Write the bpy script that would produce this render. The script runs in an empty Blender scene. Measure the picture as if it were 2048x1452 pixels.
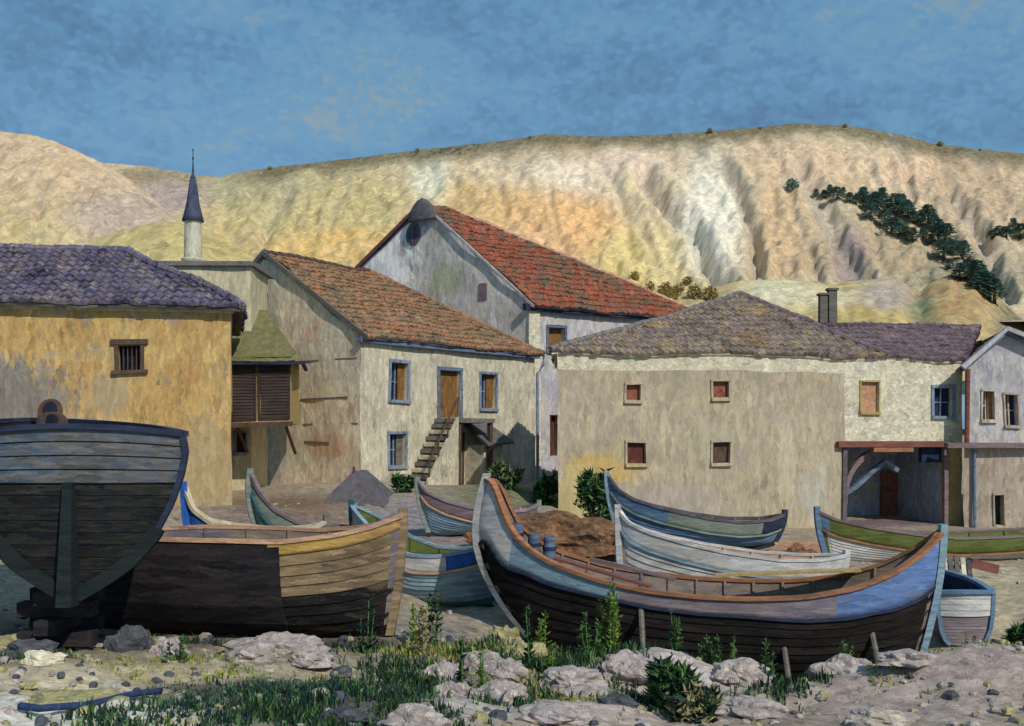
import bpy, math, random
import numpy as np
from mathutils import Vector, Matrix, noise
R = math.radians
random.seed(7)
scene = bpy.context.scene
col = scene.collection
EYE = 5.0
F = 2000.0
HZ = 860.0

# ------------------------------------------------------------------ helpers
def U(px): return (px - 1024.0) / F
def P(px, py, Y): return Vector((U(px) * Y, Y, EYE + (HZ - py) / F * Y))
def ZZ(py, Y): return EYE + (HZ - py) / F * Y
def lin(c):
    return tuple((v / 255.0 / 12.92) if v / 255.0 <= 0.04045 else ((v / 255.0 + 0.055) / 1.055) ** 2.4 for v in c)

def tag(o, label=None, cat=None, group=None, kind=None):
    if label: o['label'] = label
    if cat: o['category'] = cat
    if group: o['group'] = group
    if kind: o['kind'] = kind
    return o

def thing(name, label, cat, loc=(0, 0, 0), rz=0.0, group=None):
    o = bpy.data.objects.new(name, None)
    o.empty_display_size = 0.3
    col.objects.link(o)
    o.location = loc
    o.rotation_euler = (0, 0, rz)
    return tag(o, label, cat, group)

def warp(p, a=0.045):
    q = Vector(p) * 0.55
    n = noise.noise_vector(q)
    m = noise.noise_vector(Vector(p) * 2.3 + Vector((9, 3, 1)))
    return Vector(p) + n * a * 1.6 + m * a * 0.45

class MB:
    def __init__(self):
        self.v = []; self.f = []; self.m = []
    def vert(self, p):
        self.v.append(tuple(p)); return len(self.v) - 1
    def face(self, pts, m=0):
        i = [self.vert(p) for p in pts]
        self.f.append(i); self.m.append(m)
    def box(self, a, b, m=0):
        x0, y0, z0 = a; x1, y1, z1 = b
        self.hexa([(x0,y0,z0),(x1,y0,z0),(x1,y1,z0),(x0,y1,z0)], [(x0,y0,z1),(x1,y0,z1),(x1,y1,z1),(x0,y1,z1)], m)
    def hexa(self, bot, top, m=0):
        n = len(bot); o = len(self.v)
        for p in bot: self.v.append(tuple(p))
        for p in top: self.v.append(tuple(p))
        self.f.append([o + i for i in range(n)][::-1]); self.m.append(m)
        self.f.append([o + n + i for i in range(n)]); self.m.append(m)
        for i in range(n):
            j = (i + 1) % n
            self.f.append([o + i, o + j, o + n + j, o + n + i]); self.m.append(m)
    def grid(self, pts, m=0, mf=None, closed=False):
        nr = len(pts); nc = len(pts[0]); o = len(self.v)
        for r in pts:
            for p in r: self.v.append(tuple(p))
        for i in range(nr - 1):
            for j in range(nc - 1 if not closed else nc):
                k = (j + 1) % nc
                self.f.append([o + i*nc + j, o + i*nc + k, o + (i+1)*nc + k, o + (i+1)*nc + j])
                self.m.append(mf(i, j) if mf else m)
    def tube(self, path, r, n=8, m=0, caps=True):
        path = [Vector(p) for p in path]
        rr = r if isinstance(r, (list, tuple)) else [r] * len(path)
        rings = []
        for i, p in enumerate(path):
            d = (path[min(i+1, len(path)-1)] - path[max(i-1, 0)])
            if d.length < 1e-6: d = Vector((0, 0, 1))
            d.normalize()
            up = Vector((0, 0, 1)) if abs(d.z) < 0.95 else Vector((1, 0, 0))
            a = d.cross(up).normalized(); b = a.cross(d).normalized()
            rings.append([p + (a * math.cos(t) + b * math.sin(t)) * rr[i] for t in [2*math.pi*k/n for k in range(n)]])
        self.grid(rings, m, closed=True)
        if caps:
            self.face(rings[0][::-1], m); self.face(rings[-1], m)
    def sweep(self, path, prof, m=0, up=Vector((0, 0, 1)), side=None):
        """prof: list of (a,b): a sideways, b up"""
        path = [Vector(p) for p in path]; rings = []
        for i, p in enumerate(path):
            d = (path[min(i+1, len(path)-1)] - path[max(i-1, 0)]).normalized()
            s = d.cross(up)
            if s.length < 1e-4: s = Vector((0, 1, 0))
            s.normalize(); u = s.cross(d).normalized()
            rings.append([p + s * a + u * b for a, b in prof])
        self.grid(rings, m, closed=True)
        self.face(rings[0][::-1], m); self.face(rings[-1], m)
    def build(self, name, mats, parent=None, org=None, wp=0.0, smooth=False, weld=True):
        if not isinstance(mats, (list, tuple)): mats = [mats]
        vs = self.v
        if wp: vs = [tuple(warp(p, wp)) for p in vs]
        if org is not None:
            vs = [(p[0]-org[0], p[1]-org[1], p[2]-org[2]) for p in vs]
        me = bpy.data.meshes.new(name)
        me.from_pydata(vs, [], self.f)
        for mt in mats: me.materials.append(mt)
        me.polygons.foreach_set('material_index', self.m)
        if weld:
            import bmesh
            bm = bmesh.new(); bm.from_mesh(me)
            bmesh.ops.remove_doubles(bm, verts=bm.verts, dist=0.0004)
            bmesh.ops.dissolve_degenerate(bm, dist=0.0002, edges=bm.edges)
            bmesh.ops.recalc_face_normals(bm, faces=bm.faces)
            bm.to_mesh(me); bm.free()
        if smooth: me.polygons.foreach_set('use_smooth', [True] * len(me.polygons))
        me.update()
        o = bpy.data.objects.new(name, me)
        col.objects.link(o)
        if parent: o.parent = parent
        return o

# ------------------------------------------------------------------ materials
def paint(name, cols, size=0.3, stretch=(1, 1, 1), rot=(0, 0, 0), rough=0.9, bump=0.35, big=1.8,
          attr=None, amix=0.35, jit=0.3, patches=(), objc=False, gain=1.0, wear=None):
    """brushy dabs of colour; size = width of a dab in metres, stretch >1 = longer along that axis"""
    m = bpy.data.materials.new(name); m.use_nodes = True
    nt = m.node_tree; N = nt.nodes; L = nt.links
    b = N['Principled BSDF']; b.inputs['Roughness'].default_value = rough
    b.inputs['Specular IOR Level'].default_value = 0.08
    if objc:
        tc = N.new('ShaderNodeTexCoord'); pos = tc.outputs['Object']
    else:
        g = N.new('ShaderNodeNewGeometry'); pos = g.outputs['Position']
    rotn = N.new('ShaderNodeVectorRotate'); rotn.rotation_type = 'EULER_XYZ'
    rotn.inputs['Rotation'].default_value = rot
    L.new(pos, rotn.inputs['Vector'])
    dn = N.new('ShaderNodeTexNoise'); dn.inputs['Scale'].default_value = 0.8 / size; dn.inputs['Detail'].default_value = 1.0
    L.new(pos, dn.inputs['Vector'])
    ds = N.new('ShaderNodeVectorMath'); ds.operation = 'MULTIPLY_ADD'
    ds.inputs[1].default_value = (size * 1.0,) * 3
    L.new(dn.outputs['Color'], ds.inputs[0]); L.new(rotn.outputs[0], ds.inputs[2])
    rn = N.new('ShaderNodeTexNoise'); rn.inputs['Scale'].default_value = 5.0 / size; rn.inputs['Detail'].default_value = 2.0
    L.new(pos, rn.inputs['Vector'])
    ds0 = ds
    ds = N.new('ShaderNodeVectorMath'); ds.operation = 'MULTIPLY_ADD'
    ds.inputs[1].default_value = tuple(size * .55 * q for q in stretch)
    L.new(rn.outputs['Color'], ds.inputs[0]); L.new(ds0.outputs[0], ds.inputs[2])
    mp = N.new('ShaderNodeVectorMath'); mp.operation = 'MULTIPLY'
    mp.inputs[1].default_value = tuple(1.0 / (size * s) for s in stretch)
    L.new(ds.outputs[0], mp.inputs[0])
    vo = N.new('ShaderNodeTexVoronoi'); vo.inputs['Scale'].default_value = 1.0
    L.new(mp.outputs[0], vo.inputs['Vector'])
    sp = N.new('ShaderNodeSeparateColor'); L.new(vo.outputs['Color'], sp.inputs[0])
    # second, finer set of dabs
    mp2 = N.new('ShaderNodeVectorMath'); mp2.operation = 'MULTIPLY'
    mp2.inputs[1].default_value = tuple(2.3 / (size * s) for s in stretch)
    L.new(ds.outputs[0], mp2.inputs[0])
    vo2 = N.new('ShaderNodeTexVoronoi'); L.new(mp2.outputs[0], vo2.inputs['Vector']); vo2.inputs['Scale'].default_value = 1.0
    sp2 = N.new('ShaderNodeSeparateColor'); L.new(vo2.outputs['Color'], sp2.inputs[0])
    bn = N.new('ShaderNodeTexNoise'); bn.inputs['Scale'].default_value = 1.0 / big; bn.inputs['Detail'].default_value = 3.0
    L.new(pos, bn.inputs['Vector'])
    def M(op, a, c):
        n = N.new('ShaderNodeMath'); n.operation = op
        for i, x in enumerate((a, c)):
            if isinstance(x, (int, float)): n.inputs[i].default_value = x
            else: L.new(x, n.inputs[i])
        return n.outputs[0]
    f = M('ADD', M('MULTIPLY', sp.outputs[0], 0.5), M('MULTIPLY', sp2.outputs[0], 0.34))
    f = M('ADD', f, M('MULTIPLY', M('SUBTRACT', bn.outputs['Fac'], 0.5), 2.0))
    f = M('ADD', f, 0.08)
    cr = N.new('ShaderNodeValToRGB'); L.new(f, cr.inputs['Fac'])
    e = cr.color_ramp.elements
    n = len(cols)
    while len(e) < n: e.new(0.5)
    for i, c in enumerate(cols):
        e[i].position = i / max(1, n - 1); e[i].color = (*lin(c), 1)
    out = cr.outputs['Color']
    def mix(fac, a, c, mode='MIX'):
        x = N.new('ShaderNodeMix'); x.data_type = 'RGBA'; x.blend_type = mode
        for sock, val in ((x.inputs[0], fac), (x.inputs[6], a), (x.inputs[7], c)):
            if isinstance(val, (int, float)): sock.default_value = val
            elif isinstance(val, tuple): sock.default_value = (*val, 1)
            else: L.new(val, sock)
        return x.outputs[2]
    if attr:
        at = N.new('ShaderNodeAttribute'); at.attribute_name = attr
        out = mix(amix, at.outputs['Color'], out)
    for (c, rad, colr) in patches:   # stains and painted shade of their own shape, in world metres
        sb = N.new('ShaderNodeVectorMath'); sb.operation = 'SUBTRACT'; L.new(ds.outputs[0], sb.inputs[0])
        o = size * 0.5
        sb.inputs[1].default_value = (c[0] + o, c[1] + o, c[2] + o)
        dv = N.new('ShaderNodeVectorMath'); dv.operation = 'DIVIDE'; L.new(sb.outputs[0], dv.inputs[0]); dv.inputs[1].default_value = rad
        ln = N.new('ShaderNodeVectorMath'); ln.operation = 'LENGTH'; L.new(dv.outputs[0], ln.inputs[0])
        k = M('ADD', ln.outputs['Value'], M('MULTIPLY', M('SUBTRACT', sp2.outputs[1], 0.5), 0.5))
        k = M('MULTIPLY', M('SUBTRACT', 1.15, k), 4.0)
        cl = N.new('ShaderNodeClamp'); L.new(k, cl.inputs[0])
        fac = M('MULTIPLY', cl.outputs[0], 0.8)
        out = mix(fac, out, lin(colr))
    if wear:   # (colour, metres, threshold): fallen plaster, moss, exposed ground
        wn = N.new('ShaderNodeTexNoise'); wn.inputs['Scale'].default_value = 1.0 / wear[1]; wn.inputs['Detail'].default_value = 6.0; wn.inputs['Roughness'].default_value = .65
        L.new(ds.outputs[0], wn.inputs['Vector'])
        k = M('MULTIPLY', M('SUBTRACT', wn.outputs['Fac'], wear[2]), 14.0)
        cl = N.new('ShaderNodeClamp'); L.new(k, cl.inputs[0])
        out = mix(M('MULTIPLY', cl.outputs[0], .7), out, lin(wear[0]))
    # value jitter per dab and a fine grain
    fn = N.new('ShaderNodeTexNoise'); fn.inputs['Scale'].default_value = 9.0 / size; fn.inputs['Detail'].default_value = 2.0
    L.new(pos, fn.inputs['Vector'])
    v = M('MULTIPLY', M('ADD', M('MULTIPLY', sp.outputs[1], jit), 1.0 - jit * 0.5), gain)
    v = M('MULTIPLY', v, M('ADD', M('MULTIPLY', sp2.outputs[2], jit * 0.8), 1.0 - jit * 0.4))
    v = M('MULTIPLY', v, M('ADD', M('MULTIPLY', fn.outputs['Fac'], 0.5), 0.75))
    cc = N.new('ShaderNodeCombineColor')
    for i in range(3): L.new(v, cc.inputs[i])
    out = mix(1.0, out, cc.outputs[0], 'MULTIPLY')
    L.new(out, b.inputs['Base Color'])
    if bump:
        h = M('ADD', M('MULTIPLY', sp.outputs[0], 0.4), M('ADD', M('MULTIPLY', vo2.outputs['Distance'], 0.5), M('MULTIPLY', fn.outputs['Fac'], 0.6)))
        bp = N.new('ShaderNodeBump'); bp.inputs['Strength'].default_value = bump; bp.inputs['Distance'].default_value = size * 0.25
        L.new(h, bp.inputs['Height']); L.new(bp.outputs[0], b.inputs['Normal'])
    return m

V = (1, 1, 3.2)      # strokes running up and down
H = (5, 5, .8)    # strokes running along
MT = {}
MT['ochre_wall'] = paint('ochre_wall', [(146,124,84),(190,152,92),(172,142,96),(198,166,104),(158,140,112)], 0.16, V, big=1.6,
    patches=[((-14.9, 27.0, ZZ(785,27)), (2.9, 3, 1.15), (112,114,116)), ((-12.0, 27.3, ZZ(860,27)), (1.1, 3, .5), (140,134,122)),  # first patch paints a grey shadow on the wall
             ((-8.4, 28, ZZ(960,28)), (1.0, 3, 1.6), (168,148,112)), ((-8.9, 28, ZZ(745,28)), (.25, 3, .18), (184,136,96)), ((-11, 28, ZZ(780,28)), (.5, 3, .6), (166,150,118))], gain=1.12, wear=((150,140,122), .9, .57))
MT['taupe_wall'] = paint('taupe_wall', [(164,150,130),(192,180,156),(176,160,140),(202,190,164),(170,158,146)], 0.17, V, big=1.7,
    patches=[((-6.9, 37.2, ZZ(885,37)), (1.1, 2, .4), (182,146,120)), ((-8.6, 38, ZZ(890,37)), (.9, 2, .8), (180,172,146)),
             ((-6.3, 36.8, ZZ(780,37)), (1.2, 1.5, .5), (188,178,150))], gain=1.45, wear=((178,138,112), 1.1, .58))
MT['cream_wall'] = paint('cream_wall', [(150,144,126),(190,184,160),(172,162,142),(198,190,162),(176,166,156)], 0.17, V, big=1.4, gain=1.2, wear=((160,146,128), .9, .57))
MT['white_gable'] = paint('white_gable', [(156,148,142),(182,174,166),(170,160,146),(190,180,174)], 0.2, V, big=2.2,
    patches=[((-6.6, 51.2, ZZ(490,51)), (1.9, 3, 2.7), (222,214,206)), ((-4.4, 49.8, ZZ(410,50)), (.75, 2, 1.1), (126,126,138)),
             ((-3.2, 49, ZZ(560,50)), (1.0, 2, .8), (150,148,118))], gain=1.5, wear=((150,142,122), 1.4, .56))
MT['lilac_wall'] = paint('lilac_wall', [(158,154,164),(182,178,172),(168,164,172),(196,188,172),(176,162,162)], 0.18, V, big=1.6, gain=1.12, wear=((150,144,140), .8, .58))
MT['pale_cream'] = paint('pale_cream', [(184,174,146),(206,194,158),(192,182,160)], 0.17, V)
MT['long_wall'] = paint('long_wall', [(140,130,110),(164,151,126),(152,140,124),(170,157,128),(156,144,134)], 0.17, V, big=2.4, jit=0.24,
    patches=[((3.0, 33, ZZ(930,33)), (1.2, 3, .5), (182,152,88)), ((5.0, 34, ZZ(1000,34)), (2.2, 3, .7), (150,140,130)), ((2.2, 33, ZZ(980,33)), (.8, 3, .9), (178,162,112)),
             ((9.6, 35, ZZ(930,35)), (.35, 3, 1.3), (176,166,140)), ((10.6, 35, ZZ(970,35)), (.5, 3, 1.0), (166,160,146)), ((7.0, 34, ZZ(880,34)), (.9, 3, .5), (158,150,126))], gain=1.3, wear=((174,158,120), 1.1, .58))
MT['whitewash'] = paint('whitewash', [(176,168,144),(212,204,176),(194,184,160),(222,216,188),(188,176,168)], 0.15, (1.6,1.6,1), big=1.2, bump=0.6, gain=1.12, wear=((164,150,128), .6, .6))
MT['pink_wall'] = paint('pink_wall', [(150,136,128),(168,154,142),(158,142,122),(176,164,150)], 0.17, V, gain=1.15, wear=((132,118,108), .6, .58))
MT['purple_tile'] = paint('purple_tile', [(60,58,76),(96,88,106),(116,104,116),(84,90,116),(142,126,116),(74,70,88)], 0.16, (1,3,2), big=.9, jit=.5, bump=.6, gain=1.05, wear=((128,112,110), .7, .57))
MT['red_tile'] = paint('red_tile', [(96,92,76),(150,88,66),(168,94,70),(144,82,64),(112,100,82),(178,106,80)], 0.18, (1,3,2), big=1.1, jit=.4, bump=.6, wear=((98,98,82), 1.3, .5))
MT['orange_tile'] = paint('orange_tile', [(108,100,82),(142,104,80),(162,112,82),(126,112,88),(158,124,94),(138,100,82)], 0.17, (1,3,2), big=1.2, jit=.4, bump=.6, gain=1.1, wear=((114,104,84), 1.2, .51))
MT['brown_tile'] = paint('brown_tile', [(98,88,78),(132,116,98),(114,104,106),(150,130,96),(112,102,112),(128,114,96)], 0.17, (1,3,2), big=1.3, jit=.4, bump=.6, gain=1.3, wear=((158,130,88), 1.3, .56))
MT['mauve_tile'] = paint('mauve_tile', [(96,84,90),(126,108,110),(112,98,104),(138,112,102)], 0.17, (1,3,2), big=1.1, gain=1.15, jit=.4, bump=.6)
MT['green_roof'] = paint('green_roof', [(106,104,68),(128,122,80),(116,116,80),(140,128,92)], 0.2, V, wear=((110,96,70), .6, .58))
MT['blue_grey'] = paint('blue_grey', [(84,96,118),(112,126,146),(96,106,124)], 0.12, H)
MT['grey_wood'] = paint('grey_wood', [(86,82,78),(120,114,104),(104,98,94),(136,128,114)], 0.08, H)
MT['grey_stone'] = paint('grey_stone', [(98,96,96),(128,124,120),(112,104,98)], 0.12)
MT['brown_wood'] = paint('brown_wood', [(72,58,52),(98,80,70),(86,70,66)], 0.09, V)
MT['louvre'] = paint('louvre', [(56,48,48),(76,66,62),(66,58,58)], 0.1, H)
MT['door_wood'] = paint('door_wood', [(104,78,50),(142,104,60),(88,66,52)], 0.1, V)
MT['dark'] = paint('dark', [(26,30,42),(38,42,56),(48,46,50)], 0.2, V, jit=.4)
MT['dark_blue'] = paint('dark_blue', [(22,32,52),(40,52,78),(58,66,80)], 0.16, V)
MT['blue_frame'] = paint('blue_frame', [(92,110,140),(140,152,166),(116,130,152)], 0.1, V)
MT['brick_red'] = paint('brick_red', [(122,76,60),(148,96,76),(110,74,66)], 0.1)
MT['pink_blind'] = paint('pink_blind', [(176,132,104),(196,152,122)], 0.1)
MT['portal_blue'] = paint('portal_blue', [(110,120,136),(150,158,172),(128,136,146),(156,150,130)], 0.16, V, gain=1.3)
MT['red_beam'] = paint('red_beam', [(106,78,74),(134,84,72),(118,88,86)], 0.1, H)
MT['maroon'] = paint('maroon', [(84,50,46),(106,64,56),(72,50,50)], 0.12, V)
MT['ochre_post'] = paint('ochre_post', [(158,140,100),(186,160,104),(170,152,116)], 0.14, V)
MT['spire'] = paint('spire', [(56,64,84),(80,88,108),(66,72,92)], 0.25, V)
MT['minaret_white'] = paint('minaret_white', [(178,174,158),(204,198,178),(160,158,148)], 0.3, V)
# boats
MT['tar'] = paint('tar', [(20,20,22),(34,32,32),(46,40,36),(28,30,38)], 0.12, H, rough=.8, jit=.5)
MT['tar_brown'] = paint('tar_brown', [(34,33,36),(50,47,50),(60,54,54),(42,42,50)], 0.12, H, rough=.8, jit=.45)
MT['hulk_dark'] = paint('hulk_dark', [(24,28,28),(36,38,37),(50,49,42),(30,35,42),(58,55,47)], 0.08, H, rough=.85, jit=.6)
MT['hulk_blue'] = paint('hulk_blue', [(78,86,90),(94,102,102),(76,94,112),(110,106,102),(88,90,90)], 0.07, H, jit=.45)
MT['navy'] = paint('navy', [(40,46,64),(58,64,84),(48,54,74)], 0.08, H)
MT['green_black'] = paint('green_black', [(27,33,33),(42,50,50),(34,41,44)], 0.07, H)
MT['bare_wood'] = paint('bare_wood', [(130,112,84),(158,136,102),(142,122,96),(112,96,76)], 0.09, H, jit=.4)
MT['bow_dark'] = paint('bow_dark', [(26,26,28),(44,40,36),(34,34,40),(84,72,58)], 0.12, H, rough=.8, jit=.5)
MT['rough_bottom'] = paint('rough_bottom', [(72,62,52),(110,96,78),(40,38,36),(92,80,66)], 0.12, H, jit=.6)
MT['yellow_strake'] = paint('yellow_strake', [(176,140,80),(200,164,96),(164,128,84)], 0.08, H)
MT['pale_blue'] = paint('pale_blue', [(112,142,156),(146,170,176),(128,150,168),(104,130,150)], 0.09, H)
MT['lilac_strake'] = paint('lilac_strake', [(124,114,118),(150,136,134),(136,124,130),(118,114,128)], 0.1, H)
MT['bright_blue'] = paint('bright_blue', [(82,112,168),(112,140,186),(96,124,176),(132,140,160)], 0.09, H)
MT['cobalt'] = paint('cobalt', [(36,82,160),(58,106,184),(48,92,168)], 0.08, V)
MT['white_boat'] = paint('white_boat', [(170,168,166),(206,200,188),(182,182,188),(216,212,196)], 0.09, H)
MT['grey_green'] = paint('grey_green', [(108,120,112),(140,150,136),(122,128,120)], 0.09, H)
MT['sea_blue'] = paint('sea_blue', [(74,104,138),(108,134,156),(90,118,146)], 0.09, H)
MT['teal'] = paint('teal', [(54,92,100),(78,116,118),(64,98,112)], 0.08, H)
MT['leaf_paint'] = paint('leaf_paint', [(84,94,50),(106,114,64),(94,102,58)], 0.09, H)
MT['mauve_wood'] = paint('mauve_wood', [(108,92,96),(134,116,112),(120,104,112),(148,124,104)], 0.08, H)
MT['rust_wood'] = paint('rust_wood', [(138,94,66),(170,118,84),(152,106,80),(124,98,82)], 0.07, H)
MT['salmon'] = paint('salmon', [(182,140,112),(204,166,134),(166,130,116)], 0.08, H)
MT['inside_wood'] = paint('inside_wood', [(118,106,92),(146,130,108),(130,118,118),(108,104,112)], 0.1, H)
MT['net_rust'] = paint('net_rust', [(104,78,58),(140,102,74),(122,92,70),(88,76,60)], 0.1, (1.6,1.6,1), jit=.6, bump=.8)
MT['canvas_grey'] = paint('canvas_grey', [(82,79,84),(106,101,104),(94,89,94)], 0.16)
MT['rock'] = paint('rock', [(138,128,124),(176,164,154),(156,144,142),(190,176,156)], 0.09, jit=.4, bump=.8, gain=1.15)
MT['rock_yellow'] = paint('rock_yellow', [(146,140,104),(178,168,120),(160,150,124)], 0.09, jit=.4, bump=.8)
MT['rock_dark'] = paint('rock_dark', [(70,76,82),(96,98,100),(84,84,92)], 0.09, jit=.4, bump=.8)
MT['shadow_line'] = paint('shadow_line', [(44,60,96),(66,80,112)], 0.05)
# greens
def leafm(name, c):
    return paint(name, c, 0.12, (1,1,2), jit=.7, bump=0)
MT['bright_leaf'] = leafm('bright_leaf', [(88,114,40),(136,156,60),(112,134,52)])
MT['mid_leaf'] = leafm('mid_leaf', [(58,92,48),(88,118,66),(70,106,66)])
MT['dark_leaf'] = leafm('dark_leaf', [(30,48,38),(44,64,50),(36,60,62)])
MT['dry_leaf'] = leafm('dry_leaf', [(134,130,90),(166,156,108),(120,114,88)])
MT['pine_leaf'] = paint('pine_leaf', [(112,140,136),(136,164,158),(120,150,134)], 0.6, jit=.5, bump=0)
MT['straw'] = leafm('straw', [(170,150,96),(196,174,116),(150,136,96)])
MT['trunk'] = paint('trunk', [(70,60,50),(90,78,64)], 0.2, V)

# ------------------------------------------------------------------ ground
def cp(px, py, Y): return (U(px) * Y, Y, ZZ(py, Y) - EYE)
GC = [cp(-300,1452,9), cp(0,1452,8.8), cp(400,1440,9.5), cp(800,1440,10.5), cp(1200,1440,11), cp(1600,1452,11), cp(2048,1452,11), cp(2300,1452,11),
      cp(60,1330,12), cp(-200,1330,12), cp(350,1345,12.5), cp(700,1330,13.5), cp(950,1300,15), cp(1150,1310,15.5),
      (U(150)*14, 14, -3.0), (U(-100)*15, 15, -3.0), (U(300)*16, 16, -3.3), (U(600)*16, 16, -3.35), (U(760)*16.3, 16.3, -3.3),
      (U(1100)*18.5, 18.5, -4.1), (U(1300)*18.5, 18.5, -4.6), (U(1500)*18.4, 18.4, -4.75), (U(1700)*18, 18, -4.7), (U(1830)*18, 18, -4.3), (U(1560)*16.3, 16.3, -4.65), (U(1590)*15.2, 15.2, -4.4), (U(1590)*14.2, 14.2, -4.0),(U(1760)*16.6,16.6,-4.4), (U(1400)*17,17,-4.6), (U(1250)*17,17,-4.3), (U(1590)*13.2, 13.2, -3.6), (U(1300)*16.2,16.2,-3.8),
      (U(900)*20.5, 20.5, -3.7), (U(1000)*21, 21, -3.7), (U(800)*21, 21, -3.4), (U(450)*19, 19, -3.05), (U(600)*21, 21, -2.95), (U(750)*23, 23, -2.95),
      (U(1300)*22.3, 22.3, -3.9), (U(1500)*22, 22, -3.9), (U(1700)*22, 22, -3.7), (U(1930)*18.5, 18.5, -4.0), (U(2040)*21, 21, -3.4), (U(2200)*21, 21, -3.4),
      (U(1900)*24, 24, -3.3), (U(1100)*25, 25, -2.75), (U(900)*27, 27, -2.85), (U(1300)*25.5, 25.5, -2.95), (U(1500)*25.5, 25.5, -3.1), (U(1750)*26, 26, -3.35), (U(2100)*27, 27, -3.4),
      cp(-200,1000,27), cp(200,1000,27), cp(460,1010,28), cp(600,1005,30), cp(770,985,33), cp(950,972,36), cp(1080,970,42), cp(720,965,36), cp(1080,1010,32), cp(1160,1045,32.5),
      cp(1350,1065,32.5), cp(1600,1068,33), cp(1800,1065,34), cp(2048,1065,34), cp(2300,1060,34),
      (-25, 45, -1.9), (-10, 48, -2), (5, 50, -2.2), (20, 48, -2.8), (35, 45, -3), (-25, 60, -1.5), (0, 60, -1.5), (25, 60, -1.5)]
GCa = np.array(GC)
mounds = [(U(1370)*14.6, 14.6, 1.25, 0.9, 0.62), (U(1850)*13.6, 13.6, 1.9, 1.0, 0.62), (U(2100)*13.2, 13.2, 1.8, 1.1, 0.5), (U(1120)*13.5, 13.5, .9, .6, .2), (U(600)*13.4,13.4,.9,.5,.15)]
def Gz(x, y):
    x = np.asarray(x, float); y = np.asarray(y, float)
    shp = x.shape
    xf = x.ravel(); yf = y.ravel()
    sc = 1.0 + np.maximum(0, yf - 20) * 0.06
    d2 = ((xf[:, None] - GCa[None, :, 0]) ** 2 + 1.3 * (yf[:, None] - GCa[None, :, 1]) ** 2)
    w = 1.0 / (d2 + 0.25) ** 1.7
    z = (w * GCa[None, :, 2]).sum(1) / w.sum(1)
    for mx, my, rx, ry, h in mounds:
        z = z + h * np.exp(-(((xf - mx) / rx) ** 2 + ((yf - my) / ry) ** 2) ** 1.3)
    return (z + EYE).reshape(shp)
def G(x, y): return float(Gz([x], [y])[0])

def px_of(x, y): return 1024 + F * x / y
ground_blobs = [ # px, py-ish via Y, half sizes, colour
    (150, 9.6, 330, 1.2, (214,206,190)), (60, 11.6, 260, .8, (206,192,160)), (350, 12.3, 300, .5, (184,168,132)), (600, 10.2, 200, 1.3, (70,78,70)), (580,11.8,170,.7,(74,80,84)), (760,9.5,120,.5,(150,148,146)), (520,11.0,230,1.0,(60,66,60)), (760,11.3,130,1.2,(72,72,66)),
    (880, 12.6, 150, 1.5, (112,104,92)), (1150, 12.2, 180, 1.2, (168,150,128)), (1000, 10.6, 120, .8, (150,138,126)),
    (1370, 14.4, 150, 1.2, (178,164,160)), (1350, 11.6, 200, .9, (164,148,136)), (1850, 12.8, 300, 1.6, (160,142,134)), (1650, 11.2, 200, 1, (140,126,112)),
    (50, 13.2, 120, 1.5, (118,112,92)), (200,14.6,200,1.2,(48,46,44)), (600,15.4,400,.8,(60,56,50)), (560,14.3,120,.5,(140,130,124)),  # near-black spots paint the shade under the left boats into the ground
    (1500, 17.2, 420, 1.7, (44,42,40)), (1180,11.6,160,.7,(186,170,158)), (960,11.4,120,.6,(178,168,160)), (1050,14.6,120,.6,(176,166,140)), (1950, 22, 130, 4.5, (170,156,126)), (2040,17,60,1.5,(120,116,88)),  # first spot: shade under the big boat painted into the ground
    (640, 25, 260, 4, (112,92,86)), (560, 30, 140, 3, (108,86,66)), (860, 29, 120, 3, (118,112,122)), (1130, 27, 140, 3, (164,110,74)), (1450, 29, 300, 2.5, (160,140,116)),
    (1010, 34, 120, 3, (92,98,70)), (1600, 27.5, 60, 2.5, (176,118,84)), (900, 17.5, 130, 2, (124,120,112))]
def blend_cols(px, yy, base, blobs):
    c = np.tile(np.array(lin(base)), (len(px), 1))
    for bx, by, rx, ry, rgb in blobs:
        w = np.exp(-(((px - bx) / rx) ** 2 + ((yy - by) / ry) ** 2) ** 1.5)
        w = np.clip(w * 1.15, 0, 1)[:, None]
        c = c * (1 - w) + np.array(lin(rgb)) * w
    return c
def set_cols(me, cols):
    a = me.color_attributes.new('Col', 'FLOAT_COLOR', 'POINT')
    buf = np.ones((len(me.vertices), 4), dtype=np.float32); buf[:, :3] = cols
    a.data.foreach_set('color', buf.ravel())

def grid_mesh(name, X, Yg, Z, mat, cols=None, kind='structure'):
    nr, nc = X.shape
    verts = np.stack([X, Yg, Z], -1).reshape(-1, 3)
    idx = np.arange(nr * nc).reshape(nr, nc)
    q = np.stack([idx[:-1, :-1], idx[:-1, 1:], idx[1:, 1:], idx[1:, :-1]], -1).reshape(-1, 4)
    me = bpy.data.meshes.new(name)
    me.from_pydata(verts.tolist(), [], q.tolist())
    me.materials.append(mat)
    me.polygons.foreach_set('use_smooth', [True] * len(me.polygons))
    if cols is not None: set_cols(me, cols)
    o = bpy.data.objects.new(name, me); col.objects.link(o)
    tag(o, kind=kind)
    return o

def fbm2(x, y, s, seed=0, oct=3):
    x = np.asarray(x); out = np.empty(x.size)
    xf = x.ravel(); yf = np.asarray(y).ravel()
    for i in range(xf.size):
        out[i] = noise.fractal(Vector((xf[i] * s + seed, yf[i] * s - seed, seed * .37)), 1.0, 2.0, oct)
    return out.reshape(x.shape)

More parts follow.
